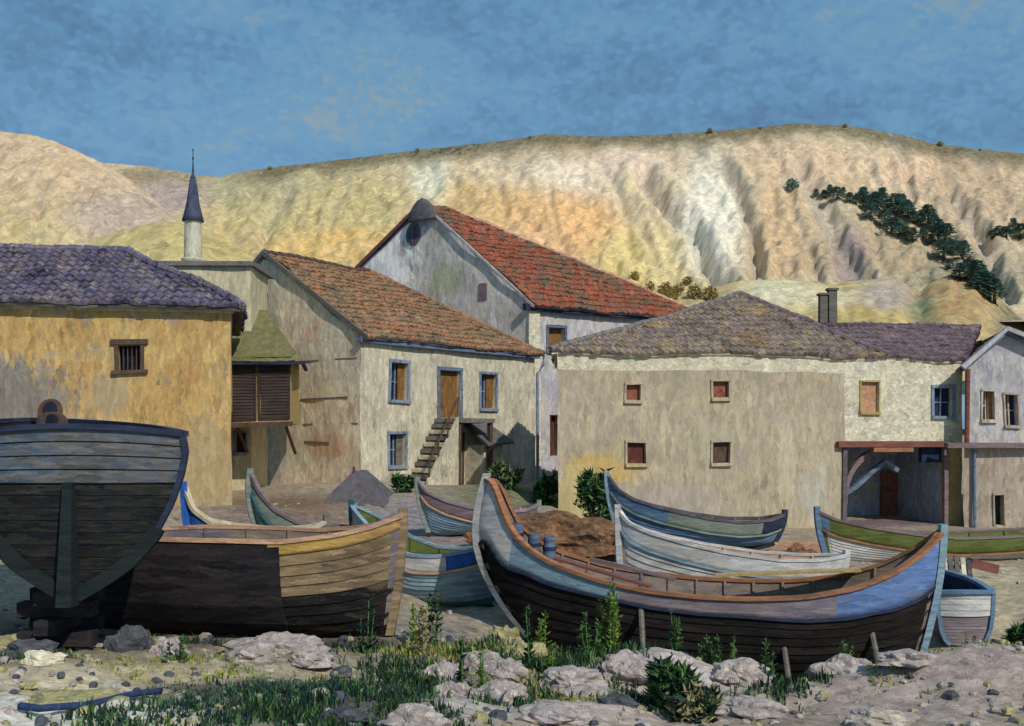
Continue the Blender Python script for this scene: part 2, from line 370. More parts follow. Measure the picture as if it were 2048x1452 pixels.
us = np.concatenate([np.linspace(-3.0, -.7, 14)[:-1], np.linspace(-.7, .7, 330), np.linspace(.7, 3.0, 14)[1:]])
ys = np.concatenate([np.linspace(1.0, 7.5, 8)[:-1], np.linspace(7.5, 20, 150)[:-1], np.linspace(20, 36, 90)[:-1], np.linspace(36, 66, 30)])
UU, YY = np.meshgrid(us, ys)
XX = UU * YY
ZG = Gz(XX, YY)
nz = fbm2(XX, YY, 1.1, 3, 4) * np.clip(1.4 - YY / 30, .25, 1) * 0.09 + fbm2(XX, YY, 4.5, 8, 2) * 0.025
ZG = ZG + nz
ZG = ZG + np.clip((YY - 52) / 10, 0, 1) ** 1.5 * 1.6
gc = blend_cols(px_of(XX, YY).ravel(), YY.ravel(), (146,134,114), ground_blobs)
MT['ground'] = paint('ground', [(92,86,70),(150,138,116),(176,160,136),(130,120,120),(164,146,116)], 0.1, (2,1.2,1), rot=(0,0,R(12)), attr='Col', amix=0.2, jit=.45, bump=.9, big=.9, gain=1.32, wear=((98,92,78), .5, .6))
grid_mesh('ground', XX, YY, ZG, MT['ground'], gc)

# ------------------------------------------------------------------ hills
sky_main = [(-900,360),(-300,350),(100,335),(210,325),(300,333),(400,350),(440,354),(480,343),(560,333),(700,317),(800,304),(900,293),(1000,282),(1090,268),(1200,273),(1350,268),(1500,256),(1600,246),(1700,252),(1800,268),(1860,286),(1950,297),(2048,307),(2300,330),(2900,380)]
gullies = [([(1290,350),(1330,415),(1385,450),(1410,520),(1445,575),(1500,615)], 17, 3.6), ([(1440,320),(1475,375),(1500,440),(1515,520),(1510,560)], 13, 2.6),
    ([(1200,320),(1235,380),(1250,430),(1292,470),(1315,530)], 8, 1.8), ([(1100,380),(1110,450),(1135,520)], 6, 1.2), ([(1600,340),(1650,430),(1690,520),(1745,610)], 20, 2.2),
    ([(1780,262),(1812,330),(1825,400)], 8, 1.6), ([(1735,320),(1762,390)], 7, 1.4), ([(868,330),(872,375),(850,410)], 10, 1.4), ([(585,370),(550,430),(500,520)], 11, 1.5),
    ([(560,400),(470,500)], 8, 1.0), ([(1900,380),(1960,470),(2020,600)], 15, 2.4), ([(1380,290),(1430,330),(1455,350)], 8, 1.4), ([(1960,330),(2048,450)], 12, 1.2), ([(700,350),(660,440)], 9, 1.0), ([(990,330),(1010,420)],7,.8), ([(1560,330),(1590,430),(1640,560)],9,1.2)]
def seg_dist(px, py, pts):
    d = np.full(px.shape, 1e9)
    for (x0, y0), (x1, y1) in zip(pts[:-1], pts[1:]):
        dx, dy = x1 - x0, y1 - y0
        t = np.clip(((px - x0) * dx + (py - y0) * dy) / (dx * dx + dy * dy), 0, 1)
        d = np.minimum(d, np.hypot(px - x0 - t * dx, py - y0 - t * dy))
    return d
hill_blobs = [(620,440,260,110,(176,160,104)), (700,500,220,40,(196,162,94)), (520,380,120,40,(158,152,112)), (980,400,120,90,(188,154,98)), (1150,460,130,90,(214,164,104)), (1000,340,90,40,(204,182,150)), (1230,360,60,50,(214,190,160)), (1850,340,120,50,(200,168,138)),
    (1255,510,60,60,(204,180,112)), (1350,510,55,60,(204,182,122)), (1120,320,160,40,(176,160,132)), (1285,400,60,50,(204,184,144)), (1425,440,70,125,(222,216,196)), (1260,330,90,30,(210,186,164)), (1130,350,80,30,(214,196,172)), (1050,500,90,60,(206,160,112)), (1600,330,130,50,(196,166,134)), (1560,470,70,90,(192,160,122)),
    (1750,520,160,80,(154,138,112)), (1700,520,36,60,(130,110,112)), (1950,380,110,90,(172,146,118)), (1930,560,130,50,(112,110,92)), (860,350,40,60,(196,194,168)), (1400,600,170,30,(176,160,116)), (1180,575,160,40,(196,172,104)),
    (300,360,120,28,(98,92,66)), (330,395,90,35,(146,130,128)), (120,420,120,160,(178,154,122))]
def hill(name, skyl, Yf, Yc, pf, base, blobs, du, seed, rows=150, u0=-.62, u1=.62, back=50, top_band=None, gul=(), rough=1.0):
    us = np.concatenate([np.linspace(u0 - 1.6, u0, 20)[:-1], np.linspace(u0, u1, int((u1 - u0) / du)), np.linspace(u1, u1 + 1.6, 20)[1:]])
    tt = np.concatenate([np.linspace(-.25, 0, 8)[:-1], np.linspace(0, 1.05, rows), np.linspace(1.05, 1 + back / (Yc - Yf), 12)[1:]])
    Ug, Tg = np.meshgrid(us, tt)
    px = 1024 + Ug * F
    sk = np.interp(px, [s[0] for s in skyl], [s[1] for s in skyl])
    tc = np.minimum(Tg, 1.0)
    py = pf + (sk - pf) * tc
    Yg = Yf + (Yc - Yf) * Tg
    Z = Yg * (HZ - py) / F
    Z = np.where(Tg > 1, Yc * (HZ - sk) / F - (Yg - Yc) * 0.25 - ((Yg-Yc)/12)**2*.2, Z)
    # ribs and gullies running down the slope
    k = np.interp(px, [0, 700, 1000, 2048], [-.75, -.55, .35, .6])
    q = (px - k * (py - 300))
    env = np.clip((1.0 - tc) * 5, 0, 1) * np.clip(Tg * 6 + .4, 0, 1)
    n1 = fbm2(q, py * .22, 1 / 55., seed, 3); n2 = fbm2(q, py * .35, 1 / 17., seed + 5, 3); n3 = fbm2(px, py, 1 / 26., seed + 9, 3)
    Z = Z + rough * env * (-np.abs(n1) * .45 + .2 + n2 * .14 + n3 * 1.0)
    for pts, w, dep in gul:
        dep = dep * (.72 if dep > 2.2 else .5)
        d = seg_dist(px, py, pts)
        Z = Z + env * (-dep * np.exp(-(d / w) ** 2) + .3 * dep * np.exp(-((d - 1.9 * w) / w) ** 2))
    Z = Z + fbm2(px, py, 1/9., seed+2, 2) * .12 * rough
    c = blend_cols(px.ravel(), py.ravel(), base, blobs)
    if top_band:
        wn = fbm2(px, px * 0, 1 / 60., 2, 2).ravel()
        dd = (py - sk).ravel() / (26 + 16 * wn)
        w = np.clip(1.5 - dd, 0, 1) * np.clip((px.ravel() - 430) / 100, 0, 1)
        w = w[:, None]
        c = c * (1 - w) + np.array(lin(top_band)) * w
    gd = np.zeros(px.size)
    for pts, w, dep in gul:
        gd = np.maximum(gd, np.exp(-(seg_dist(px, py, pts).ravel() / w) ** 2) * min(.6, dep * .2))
    c = c * (1 - gd[:, None]) + np.array(lin((118,124,130))) * gd[:, None]  # paints bluish gully shade into the rock colour
    m = paint(name + '_rock', [(116,110,96),(174,156,124),(202,184,146),(158,140,132),(192,170,112),(186,150,120)], 0.75, (1,1.2,3.0), rot=(0, R(-22), 0), attr='Col', amix=.3, jit=.34, bump=.4, big=12, gain=1.32)
    return grid_mesh(name, Ug * Yg, Yg, Z + EYE, m, c)
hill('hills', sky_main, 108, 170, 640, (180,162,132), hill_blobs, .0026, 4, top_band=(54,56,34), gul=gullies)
sky_left = [(-900,330),(-400,262),(-150,250),(0,262),(60,268),(110,282),(150,300),(200,322),(250,352),(300,388),(340,425),(390,480),(450,560),(520,600),(3000,640)]
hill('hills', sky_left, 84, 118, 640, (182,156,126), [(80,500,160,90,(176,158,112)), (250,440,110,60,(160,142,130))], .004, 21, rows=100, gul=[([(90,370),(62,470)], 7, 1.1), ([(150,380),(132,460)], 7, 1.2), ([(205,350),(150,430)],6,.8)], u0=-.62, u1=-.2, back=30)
sky_foot = [(-900,650),(60,640),(100,520),(140,505),(230,462),(330,440),(400,452),(520,520),(640,560),(760,580),(900,590),(1300,592),(1400,580),(1480,560),(1560,558),(1650,566),(1720,560),(1760,556),(1800,560),(1840,585),(1860,565),(1900,548),(1950,556),(1990,590),(2048,640),(2500,700)]
hill('hills', sky_foot, 62, 84, 720, (176,156,98), [(1560,585,90,28,(196,190,156)), (1660,600,60,20,(190,178,140)), (1780,590,66,34,(150,138,132)), (1910,600,85,55,(150,118,68)), (1700,640,80,22,(160,140,76)), (1845,620,30,30,(90,104,72)), (2040,640,60,60,(82,78,56)), (1420,590,70,20,(158,140,104)), (350,480,200,60,(168,152,92)), (1100,600,200,30,(190,160,96))], .004, 40, rows=70, u0=-.5, u1=.62, back=12, rough=.3)

# ------------------------------------------------------------------ wall & roof tools
class Wall:
    """a vertical wall plane: origin O (2D), unit direction d (2D), outward normal n (2D)"""
    def __init__(s, O, d, n=None):
        s.O = Vector(O); s.d = Vector(d).normalized()
        s.n = Vector(n).normalized() if n else Vector((s.d.y, -s.d.x))
    def s_at(s, px):
        u = U(px); return (u * s.O.y - s.O.x) / (s.d.x - u * s.d.y)
    def Y(s, a): return s.O.y + a * s.d.y
    def pt(s, a, z, o=0.0):
        q = s.O + s.d * a + s.n * o
        return Vector((q.x, q.y, z))
    def rect(s, x0, y0, x1, y1):
        a, b = s.s_at(x0), s.s_at(x1); Yc = s.Y((a + b) / 2)
        return (a, b, ZZ(y1, Yc), ZZ(y0, Yc))
    def box(s, mb, a, b, o0, o1, z0, z1, m=0):
        mb.hexa([s.pt(a, z0, o1), s.pt(b, z0, o1), s.pt(b, z0, o0), s.pt(a, z0, o0)],
                [s.pt(a, z1, o1), s.pt(b, z1, o1), s.pt(b, z1, o0), s.pt(a, z1, o0)], m)

def wall_mesh(mb, w, L, zb, ze, holes=(), ztop=None, thick=.35, step=.5, matf=None, s0=0.0):
    ss = sorted(set([s0, L] + [h[i] for h in holes for i in (0, 1)] + list(np.arange(s0 + step, L - .1, step))))
    zs = sorted(set([zb, ze] + [h[i] for h in holes for i in (2, 3)] + list(np.arange(zb + step, ze - .1, step))))
    def inh(a, z): return any(h[0] < a < h[1] and h[2] < z < h[3] for h in holes)
    for i in range(len(ss) - 1):
        for j in range(len(zs) - 1):
            a = (ss[i] + ss[i+1]) / 2; z = (zs[j] + zs[j+1]) / 2
            if inh(a, z): continue
            mb.face([w.pt(ss[i], zs[j]), w.pt(ss[i+1], zs[j]), w.pt(ss[i+1], zs[j+1]), w.pt(ss[i], zs[j+1])], matf(a, z) if matf else 0)
        if ztop:
            t0, t1 = ztop(ss[i]), ztop(ss[i+1])
            if max(t0, t1) > ze + .01:
                nn = 6
                for k in range(nn):
                    f0, f1 = k / nn, (k + 1) / nn
                    mb.face([w.pt(ss[i], ze + (t0-ze)*f0), w.pt(ss[i+1], ze + (t1-ze)*f0), w.pt(ss[i+1], ze + (t1-ze)*f1), w.pt(ss[i], ze + (t0-ze)*f1)], matf(a, ze+1) if matf else 0)
    for h in holes:
        a, b, z0, z1 = h[:4]
        m = matf((a+b)/2, (z0+z1)/2) if matf else 0
        for p, q in (((a, z0), (b, z0)), ((b, z0), (b, z1)), ((b, z1), (a, z1)), ((a, z1), (a, z0))):
            mb.face([w.pt(p[0], p[1]), w.pt(q[0], q[1]), w.pt(q[0], q[1], -thick), w.pt(p[0], p[1], -thick)], m)

def window(root, org, w, h, fm, pm, fw=.09, lintel=0.0, sill=True, shutter=None, bars=True, name='window', depth=.27, wp=.04):
    a, b, z0, z1 = h
    mb = MB(); o0, o1 = -.02, .045
    w.box(mb, a - fw, a, o0, o1, z0 - .001, z1); w.box(mb, b, b + fw, o0, o1, z0 - .001, z1)
    w.box(mb, a - fw - lintel, b + fw + lintel, o0, o1 + .02, z1, z1 + fw + lintel * .5)
    f = mb.build(name, fm, root, org, wp)
    mb = MB(); w.box(mb, a, b, -depth - .05, -depth, z0, z1)
    mb.build('pane' if name == 'window' else 'door_leaf', pm, f, (0, 0, 0) if False else org, wp)
    if sill:
        mb = MB(); w.box(mb, a - fw - lintel, b + fw + lintel, -.02, .1, z0 - .11, z0 - .004)
        mb.build('sill', fm, f, org, wp)
    if bars:
        mb = MB(); c = (a + b) / 2
        w.box(mb, c - .025, c + .025, -depth + .01, -depth + .06, z0, z1)
        w.box(mb, a, b, -depth + .012, -depth + .055, (z0 + z1) / 2 - .02, (z0 + z1) / 2 + .02)
        mb.build('glazing_bar', fm, f, org, wp)
    if shutter:
        sm, side, frac = shutter
        mb = MB()
        if side > 0: w.box(mb, b - (b - a) * frac, b, -depth + .07, -depth + .11, z0, z1)
        else: w.box(mb, a, a + (b - a) * frac, -depth + .07, -depth + .11, z0, z1)
        mb.build('shutter', sm, f, org, wp)
    return f

def tiled(root, org, poly, mat, name='roof', tile=.26, row=.38, amp=.055, thick=.12, under=None, wp=.075):
    """poly: 3D points of a planar roof face, first edge = eave (lowest)"""
    p0 = Vector(poly[0]); p1 = Vector(poly[1])
    e = (p1 - p0).normalized()
    n = None
    for q in poly[2:]:
        n = e.cross(Vector(q) - p0)
        if n.length > .01: break
    n.normalize()
    if n.z < 0: n = -n
    s = n.cross(e).normalized()
    if s.z < 0: s = -s
    uv = [((Vector(q) - p0).dot(e), (Vector(q) - p0).dot(s)) for q in poly]
    smax = max(v for _, v in uv); smin = min(v for _, v in uv)
    def interval(sv):
        xs = []
        for (x0, y0), (x1, y1) in zip(uv, uv[1:] + uv[:1]):
            if abs(y1 - y0) < 1e-6:
                if abs(sv - y0) < 1e-4: xs += [x0, x1]
                continue
            t = (sv - y0) / (y1 - y0)
            if -1e-6 <= t <= 1 + 1e-6: xs.append(x0 + t * (x1 - x0))
        return (min(xs), max(xs)) if xs else None
    nr = max(2, int(round((smax - smin) / row)))
    emin = min(x for x, _ in uv); emax = max(x for x, _ in uv)
    q = tile / 6; ncol = int((emax - emin) / q) + 2
    mb = MB(); rnd = random.Random(int(abs(p0.x * 37 + p0.y * 91)))
    for i in range(nr):
        a = smin + (smax - smin) * i / nr; b = smin + (smax - smin) * (i + 1) / nr
        ia = interval(max(a, smin + 1e-4)); ib = interval(min(b, smax - 1e-4))
        if not ia or not ib: continue
        ph = 0.0
        jitt = [rnd.uniform(-.04, .04) for _ in range(ncol // 6 + 3)]
        A = []; B = []; C = []
        for k in range(ncol + 1):
            x = emin + k * q
            hgt = amp * (.5 + .5 * math.cos(2 * math.pi * (k % 6) / 6)) 
            j = jitt[min(len(jitt) - 1, (k + 3) // 6)]
            xa = min(max(x, ia[0]), ia[1]); xb = min(max(x, ib[0]), ib[1])
            A.append(p0 + e * xa + s * (a - .03 + j) + n * (hgt + .05 + j * .5))
            B.append(p0 + e * xb + s * b + n * (hgt * .8 + j * .5))
            C.append(p0 + e * xa + s * (a - .03 + j) + n * (-.02))
        mb.grid([C, A, B])
    o = mb.build(name, mat, root, org, wp)
    mb = MB()
    K = 14
    for off in (.05, thick):
        pp = [Vector(q) - n * off for q in poly]
        for i in range(1, len(pp) - 1):
            mb.grid([[pp[0].lerp(pp[i].lerp(pp[i+1], k / K), j / K) for k in range(K + 1)] for j in range(K + 1)])
    pp = [Vector(q) for q in poly]
    for a_, b_ in zip(pp, pp[1:] + pp[:1]):
        mb.grid([[a_.lerp(b_, k / K) - n * off for k in range(K + 1)] for off in (.05, thick)])
    mb.build('roof_underside', under or MT['blue_grey'], o, org, wp)
    return o

def ridge(root, org, a, b, mat, r=.13, wp=.075):
    a = Vector(a); b = Vector(b); L = (b - a).length; n = max(2, int(L / .4)); pts = []; rr = []
    for i in range(n):
        t0 = i / n; t1 = (i + .97) / n
        pts += [a.lerp(b, t0), a.lerp(b, t1)]; rr += [r * 1.12, r * .88]
    mb = MB(); mb.tube(pts, rr, 8)
    return mb.build('ridge_cap', mat, root, org, wp)

def v3(p, z): return Vector((p[0], p[1], z))

# ------------------------------------------------------------------ HOUSE 1: ochre house, left
def ochre_house():
    A = Vector((-7.85, 28.0)); dF = Vector((-.983, -.182)); dS = Vector((-.28, .96)); LF = 11.0; LS = 6.6
    B = A + dF * LF
    zb = G(A.x, A.y) - 1.6; ze = ZZ(615, 28)
    org = (-12.5, 30, zb)
    root = thing('ochre_house', 'ochre plastered house with purple-grey tile roof and one small barred window', 'house', org)
    w = Wall(B, -dF)
    h = w.rect(238, 688, 282, 740)
    mb = MB(); wall_mesh(mb, w, LF, zb, ze, [h])
    ws = Wall(A, dS, (.96, .28)); wall_mesh(mb, ws, LS, zb, ze)
    wl = Wall(B, dS, (-.96, -.28)); wall_mesh(mb, wl, LS, zb, ze)
    wb = Wall(B + dS * LS, -dF, (.18, .98)); wall_mesh(mb, wb, LF, zb, ze)
    mb.build('wall', MT['ochre_wall'], root, org, .05)
    f = window(root, org, w, h, MT['brown_wood'], MT['dark'], fw=.1, lintel=.1, bars=False)
    mb = MB()
    for k in range(1, 5):
        a = h[0] + (h[1] - h[0]) * k / 5; w.box(mb, a - .012, a + .012, -.1, -.075, h[2], h[3])
    mb.build('window_bars', MT['brown_wood'], f, org, .04)
    # cornice
    mb = MB(); w.box(mb, -.1, LF + .08, .0, .12, ze - .14, ze - .02); mb.build('cornice', MT['cream_wall'], root, org, .05)
    # hip roof
    ov = .35
    c0 = B - dF * -ov * 1 + w.n * ov; c0 = Vector((B.x, B.y)) + dF * ov + w.n * ov
    c1 = A - dF * ov + w.n * ov; c2 = A + dS * LS - dF * ov - w.n * ov; c3 = B + dS * LS + dF * ov - w.n * ov
    m = A + dS * LS / 2; zr = ze + 2.0
    r1 = m + dF * 3.0; r0 = m + dF * (LF - 2)
    tiled(root, org, [v3(c0, ze), v3(c1, ze), v3(r1, zr), v3(r0, zr)], MT['purple_tile'], under=MT['grey_wood'], amp=.07)
    tiled(root, org, [v3(c1, ze), v3(c2, ze), v3(r1, zr)], MT['purple_tile'], under=MT['grey_wood'])
    tiled(root, org, [v3(c2, ze), v3(c3, ze), v3(r0, zr), v3(r1, zr)], MT['purple_tile'], under=MT['grey_wood'])
    tiled(root, org, [v3(c3, ze), v3(c0, ze), v3(r0, zr)], MT['purple_tile'], under=MT['grey_wood'])
    ridge(root, org, v3(r0, zr + .05), v3(r1, zr + .05), MT['purple_tile'])
    ridge(root, org, v3(r1, zr + .05), v3(c1, ze + .07), MT['purple_tile'])
    # arched niche door low in the wall
    hd = w.rect(88, 800, 118, 850)
    mb = MB(); pts = []
    cx = (hd[0] + hd[1]) / 2; rx = (hd[1] - hd[0]) / 2 + .12
    for k in range(13):
        t = math.pi * k / 12; pts.append((cx + rx * math.cos(t), hd[3] - .3 + rx * 1.1 * math.sin(t)))
    pts = [(cx + rx, hd[2] - .5)] + pts + [(cx - rx, hd[2] - .5)]
    mb.hexa([w.pt(a, z, -.02) for a, z in pts], [w.pt(a, z, .06) for a, z in pts])
    fr = mb.build('arched_niche', MT['brown_wood'], root, org, .04)
    mb = MB(); pts2 = [(cx + (a - cx) * .6, (z - hd[3]) * .8 + hd[3] - .06) for a, z in pts]
    mb.hexa([w.pt(a, z, .02) for a, z in pts2], [w.pt(a, z, .075) for a, z in pts2])
    mb.build('niche_panel', MT['dark'], fr, org, .04)
ochre_house()

# ------------------------------------------------------------------ cream annex with shuttered bay
def annex():
    x0, x1, Y0, Y1 = -15.0, U(502) * 35.5, 35.5, 38.2
    zb = G(-10, 35.5) - .8; zt = ZZ(533, 35.5)
    org = (-11.5, 37, zb)
    root = thing('annex_house', 'narrow cream house with brown louvred bay under green roof beside ochre house', 'house', org)
    w = Wall((x0, Y0), (1, 0)); h = w.rect(470, 866, 492, 906)
    mb = MB(); wall_mesh(mb, w, x1 - x0, zb, zt, [h])
    ws = Wall((x1, Y0), (-.03, 1), (1, 0)); wall_mesh(mb, ws, Y1 - Y0, zb, zt)
    mb.build('wall', MT['pale_cream'], root, org, .05)
    mb = MB(); mb.box((x0 - .1, Y0 - .15, zt), (x1 + .1, Y1 + .3, zt + .16)); mb.build('roof', MT['grey_stone'], root, org, .05)
    window(root, org, w, h, MT['blue_frame'], MT['maroon'], fw=.05, bars=False)
    # bay
    yb = 33.8; xa, xb = U(458) * yb, U(581) * yb
    z0, z1 = ZZ(848, yb), ZZ(716, yb)
    mb = MB()
    mb.hexa([(xa, yb, z0), (xb, yb, z0), (xb - .45, 37.4, z0), (xa, 35.45, z0)], [(xa, yb, z1), (xb, yb, z1), (xb - .45, 37.4, z1), (xa, 35.45, z1)])
    bay = mb.build('bay', MT['ochre_post'], root, org, .04)
    wf = Wall((xa, yb), (1, 0)); L = xb - xa
    for a, b in ((.02, L * .44), (L * .47, L - .02)):
        mb = MB(); zt0 = z0 + .12; zt1 = z1 - .16
        wf.box(mb, a, a + .06, .003, .06, zt0, zt1); wf.box(mb, b - .06, b, .003, .06, zt0, zt1)
        wf.box(mb, a + .06, b - .06, .003, .058, zt1 - .07, zt1); wf.box(mb, a + .06, b - .06, .003, .058, zt0, zt0 + .07)
        n = 17
        for k in range(n):
            z = zt0 + .08 + (zt1 - zt0 - .16) * k / n
            mb.hexa([wf.pt(a + .06, z, .05), wf.pt(b - .06, z, .05), wf.pt(b - .06, z, .035), wf.pt(a + .06, z, .035)],
                    [wf.pt(a + .06, z + .1, .018), wf.pt(b - .06, z + .1, .018), wf.pt(b - .06, z + .1, .004), wf.pt(a + .06, z + .1, .004)])
        mb.build('louvred_shutter', MT['louvre'], bay, org, .04)
    mb = MB(); wf.box(mb, -.04, L + .06, -.1, .12, z1 - .14, z1 + .02); mb.build('lintel', MT['navy'], bay, org, .04)
    mb = MB(); wf.box(mb, -.04, L + .05, -.1, .14, z0 - .1, z0 + .05); mb.build('bay_sill', MT['brown_wood'], bay, org, .04)
    for s_ in (xa + .2, xb - .2):
        mb = MB(); mb.tube([(s_, yb + .1, z0 - .05), (s_, 35.4, z0 - 1.0)], .06, 6); mb.build('bracket', MT['brown_wood'], bay, org, .04)
    # small green roof
    ye = 33.5; e0 = P(452, 718, ye); e1 = P(603, 722, ye); t1 = P(532, 622, 37.0); t0 = P(458, 618, 37.0); bk = P(612, 716, 37.2); bk.z = e1.z
    e0.z = e1.z
    mb = MB()
    for quad in ([e0, e1, t1, t0], [e1, bk, t1, t1]):
        rows = []
        for i in range(9):
            f = i / 8; a = quad[0].lerp(quad[3], f); b = quad[1].lerp(quad[2], f)
            rows.append([a.lerp(b, k / 10) + Vector((0, 0, .02 * ((k + i) % 2))) for k in range(11)])
        mb.grid(rows)
    rf = mb.build('bay_roof', MT['green_roof'], bay, org, .04)
    mb = MB(); mb.sweep([e0 + Vector((0, -.02, -.06)), e1 + Vector((.02, -.02, -.06)), bk + Vector((.02, 0, -.06))], [(-.06, -.06), (.06, -.06), (.06, .05), (-.06, .05)])
    mb.build('eave_board', MT['navy'], rf, org, .04)
annex()

# ------------------------------------------------------------------ HOUSE 2: taupe gable, outside stair
def stair_house():
    C = Vector((-5.47, 36.0)); d1 = Vector((.607, .794)).normalized(); d2 = Vector((-.794, .607)).normalized()
    L1 = 10.7; W = 5.3
    zb = G(C.x, C.y) - .8; ze = EYE + 3.50; za = EYE + 6.84
    org = (-5, 41, zb)
    root = thing('stair_house', 'cream house with orange tile roof, three upper openings and outside stone stair', 'house', org)
    wf = Wall(C, d1)
    H1 = [wf.rect(781, 727, 815, 800), wf.rect(879, 742, 919, 836), wf.rect(961, 748, 991, 818), wf.rect(779, 868, 811, 932), wf.rect(972, 880, 998, 938), wf.rect(884, 868, 926, 975)]
    mb = MB(); wall_mesh(mb, wf, L1, zb, ze, H1)
    wback = Wall(C + d2 * 2 * W, d1, (-d1.y, d1.x)); wall_mesh(mb, wback, L1, zb, ze)
    wr = Wall(C + d1 * L1, d2, d1); wall_mesh(mb, wr, 2 * W, zb, ze)
    mb.build('wall', MT['cream_wall'], root, org, .05)
    wg = Wall(C, d2, -d1)
    mb = MB(); wall_mesh(mb, wg, 2 * W, zb, ze, [], ztop=lambda s: ze + (za - ze) * max(0, 1 - abs(s - W) / W))
    mb.build('gable_wall', MT['taupe_wall'], root, org, .05)
    # cracks and courses on the gable wall
    for (xa, ya, xb, yb) in ((600, 728, 712, 712), (600, 800, 700, 792), (606, 855, 716, 842), (610, 885, 660, 884)):
        s0, s1 = wg.s_at(xa), wg.s_at(xb); mb = MB()
        z0, z1 = ZZ(ya, wg.Y(s0)), ZZ(yb, wg.Y(s1))
        zz = (z0 + z1) / 2
        wg.box(mb, min(s0, s1), max(s0, s1), -.01, .025, zz - .03, zz + .03); mb.build('string_course', MT['grey_stone'], root, org, .06)
    bf = MT['blue_frame']
    window(root, org, wf, H1[0], bf, MT['dark_blue'], fw=.12, shutter=(MT['door_wood'], 1, .4))
    dr = window(root, org, wf, H1[1], MT['blue_grey'], MT['door_wood'], fw=.14, sill=False, bars=False, name='door', depth=.18)
    window(root, org, wf, H1[2], bf, MT['dark_blue'], fw=.1, shutter=(MT['door_wood'], 1, .45))
    window(root, org, wf, H1[3], bf, MT['dark_blue'], fw=.1, shutter=(MT['grey_wood'], 1, .4))
    window(root, org, wf, H1[4], MT['pink_wall'], MT['dark_blue'], fw=.1)
    window(root, org, wf, H1[5], MT['brown_wood'], MT['door_wood'], fw=.08, sill=False, bars=False, name='door', depth=.15)
    # landing and stair along the wall
    lz = H1[1][2]; s0 = wf.s_at(868); s1 = wf.s_at(940)
    mb = MB(); wf.box(mb, s0, s1, .05, 1.3, lz - .2, lz - .02); ld = mb.build('landing', MT['grey_stone'], root, org, .05)
    for s_ in (s0 + .12, s1 - .12):
        mb = MB(); wf.box(mb, s_ - .08, s_ + .08, 1.08, 1.24, zb, lz - .205); mb.build('landing_post', MT['brown_wood'], ld, org, .05)
    n = 10; sb = wf.s_at(812)
    zg = G(*(wf.O + wf.d * sb + wf.n * .8)) - .15
    for k in range(n):
        a = sb + (s0 - sb) * k / n; b = sb + (s0 - sb) * (k + 1) / n; zt = zg + (lz - zg) * (k + 1) / (n + 1)
        mb = MB(); wf.box(mb, a, b + .02, .06, 1.15, zt - .16, zt); mb.build('step', MT['grey_stone'] if k % 2 else MT['whitewash'], root, org, .03)
    mb = MB()
    mb.hexa([wf.pt(sb - .1, zg - .3, 1.16), wf.pt(s0, zg - .3, 1.16), wf.pt(s0, zg - .3, 1.26), wf.pt(sb - .1, zg - .3, 1.26)],
            [wf.pt(sb - .1, zg + .3, 1.16), wf.pt(s0, lz + .05, 1.16), wf.pt(s0, lz + .05, 1.26), wf.pt(sb - .1, zg + .3, 1.26)])
    mb.build('stair_cheek', MT['cream_wall'], root, org, .03)
    mb = MB(); mb.tube([wf.pt(sb, zg + 1.0, 1.22), wf.pt(s0, lz + .75, 1.22)], .045, 6)
    for f in (0, .33, .66, 1):
        a = sb + (s0 - sb) * f; z = zg + (lz - zg) * f
        mb.tube([wf.pt(a, z, 1.22), wf.pt(a, z + (1.0 if f == 0 else .8), 1.22)], .035, 6)
    mb.build('handrail', MT['brown_wood'], root, org, .03)
    # lean-to beside the lower door
    la, lb = wf.s_at(932), wf.s_at(968); lzb = zb + .2; lzt = ZZ(888, 40)
    mb = MB(); wf.box(mb, la, lb, .004, 1.0, lzb, lzt); mb.build('porch_wall', MT['whitewash'], root, org, .05)
    mb = MB(); mb.hexa([wf.pt(la - .15, lzt - .05, 1.3), wf.pt(lb + .35, lzt - .05, 1.3), wf.pt(lb + .35, lzt + .75, .004), wf.pt(la - .15, lzt + .75, .004)],
                       [wf.pt(la - .15, lzt + .03, 1.3), wf.pt(lb + .35, lzt + .03, 1.3), wf.pt(lb + .35, lzt + .85, .004), wf.pt(la - .15, lzt + .85, .004)])
    mb.build('porch_roof', MT['canvas_grey'], root, org, .05)
    # roof: gable at the near end, hip at the far end
    ov = .32; sl = (za - ze) / W
    def q(a, b, z): p = C + d1 * a + d2 * b; return Vector((p.x, p.y, z))
    zo = ze - ov * sl
    r0 = q(-.05, W, za + .06); r1 = q(5.7, W, za + .06)
    tiled(root, org, [q(-.05, -ov, zo + .06), q(L1 + ov, -ov, zo + .06), r1, r0], MT['orange_tile'])
    tiled(root, org, [q(L1 + ov, -ov, zo + .06), q(L1 + ov, 2 * W + ov, zo + .06), r1], MT['orange_tile'])
    tiled(root, org, [q(L1 + ov, 2 * W + ov, zo + .06), q(-.05, 2 * W + ov, zo + .06), r0, r1], MT['orange_tile'])
    ridge(root, org, r0 + Vector((0, 0, .04)), r1 + Vector((0, 0, .04)), MT['brown_wood'], .12)
    ridge(root, org, r1 + Vector((0, 0, .04)), q(L1 + ov, -ov, zo + .12), MT['orange_tile'], .1)
    mb = MB(); a = q(-.09, -ov - .05, zo + .05); b = q(-.09, W, za + .1); c = q(-.09, 2 * W + ov, zo + .05)
    mb.sweep([a, b, c], [(-.05, -.1), (.05, -.1), (.05, .1), (-.05, .1)]); mb.build('barge_board', MT['grey_wood'], root, org, .04)
    mb = MB(); wf.box(mb, -.2, L1 + .1, .0, .22, ze - .34, ze - .12); mb.build('cornice', MT['blue_grey'], root, org, .05)
    mb = MB(); mb.tube([wf.pt(L1 + .25, zo + .0, .3), wf.pt(L1 + .25, zo - .4, .3), wf.pt(L1 + .05, zo - .8, .1), wf.pt(L1 + .05, zb + .5, .1)], .07, 8)
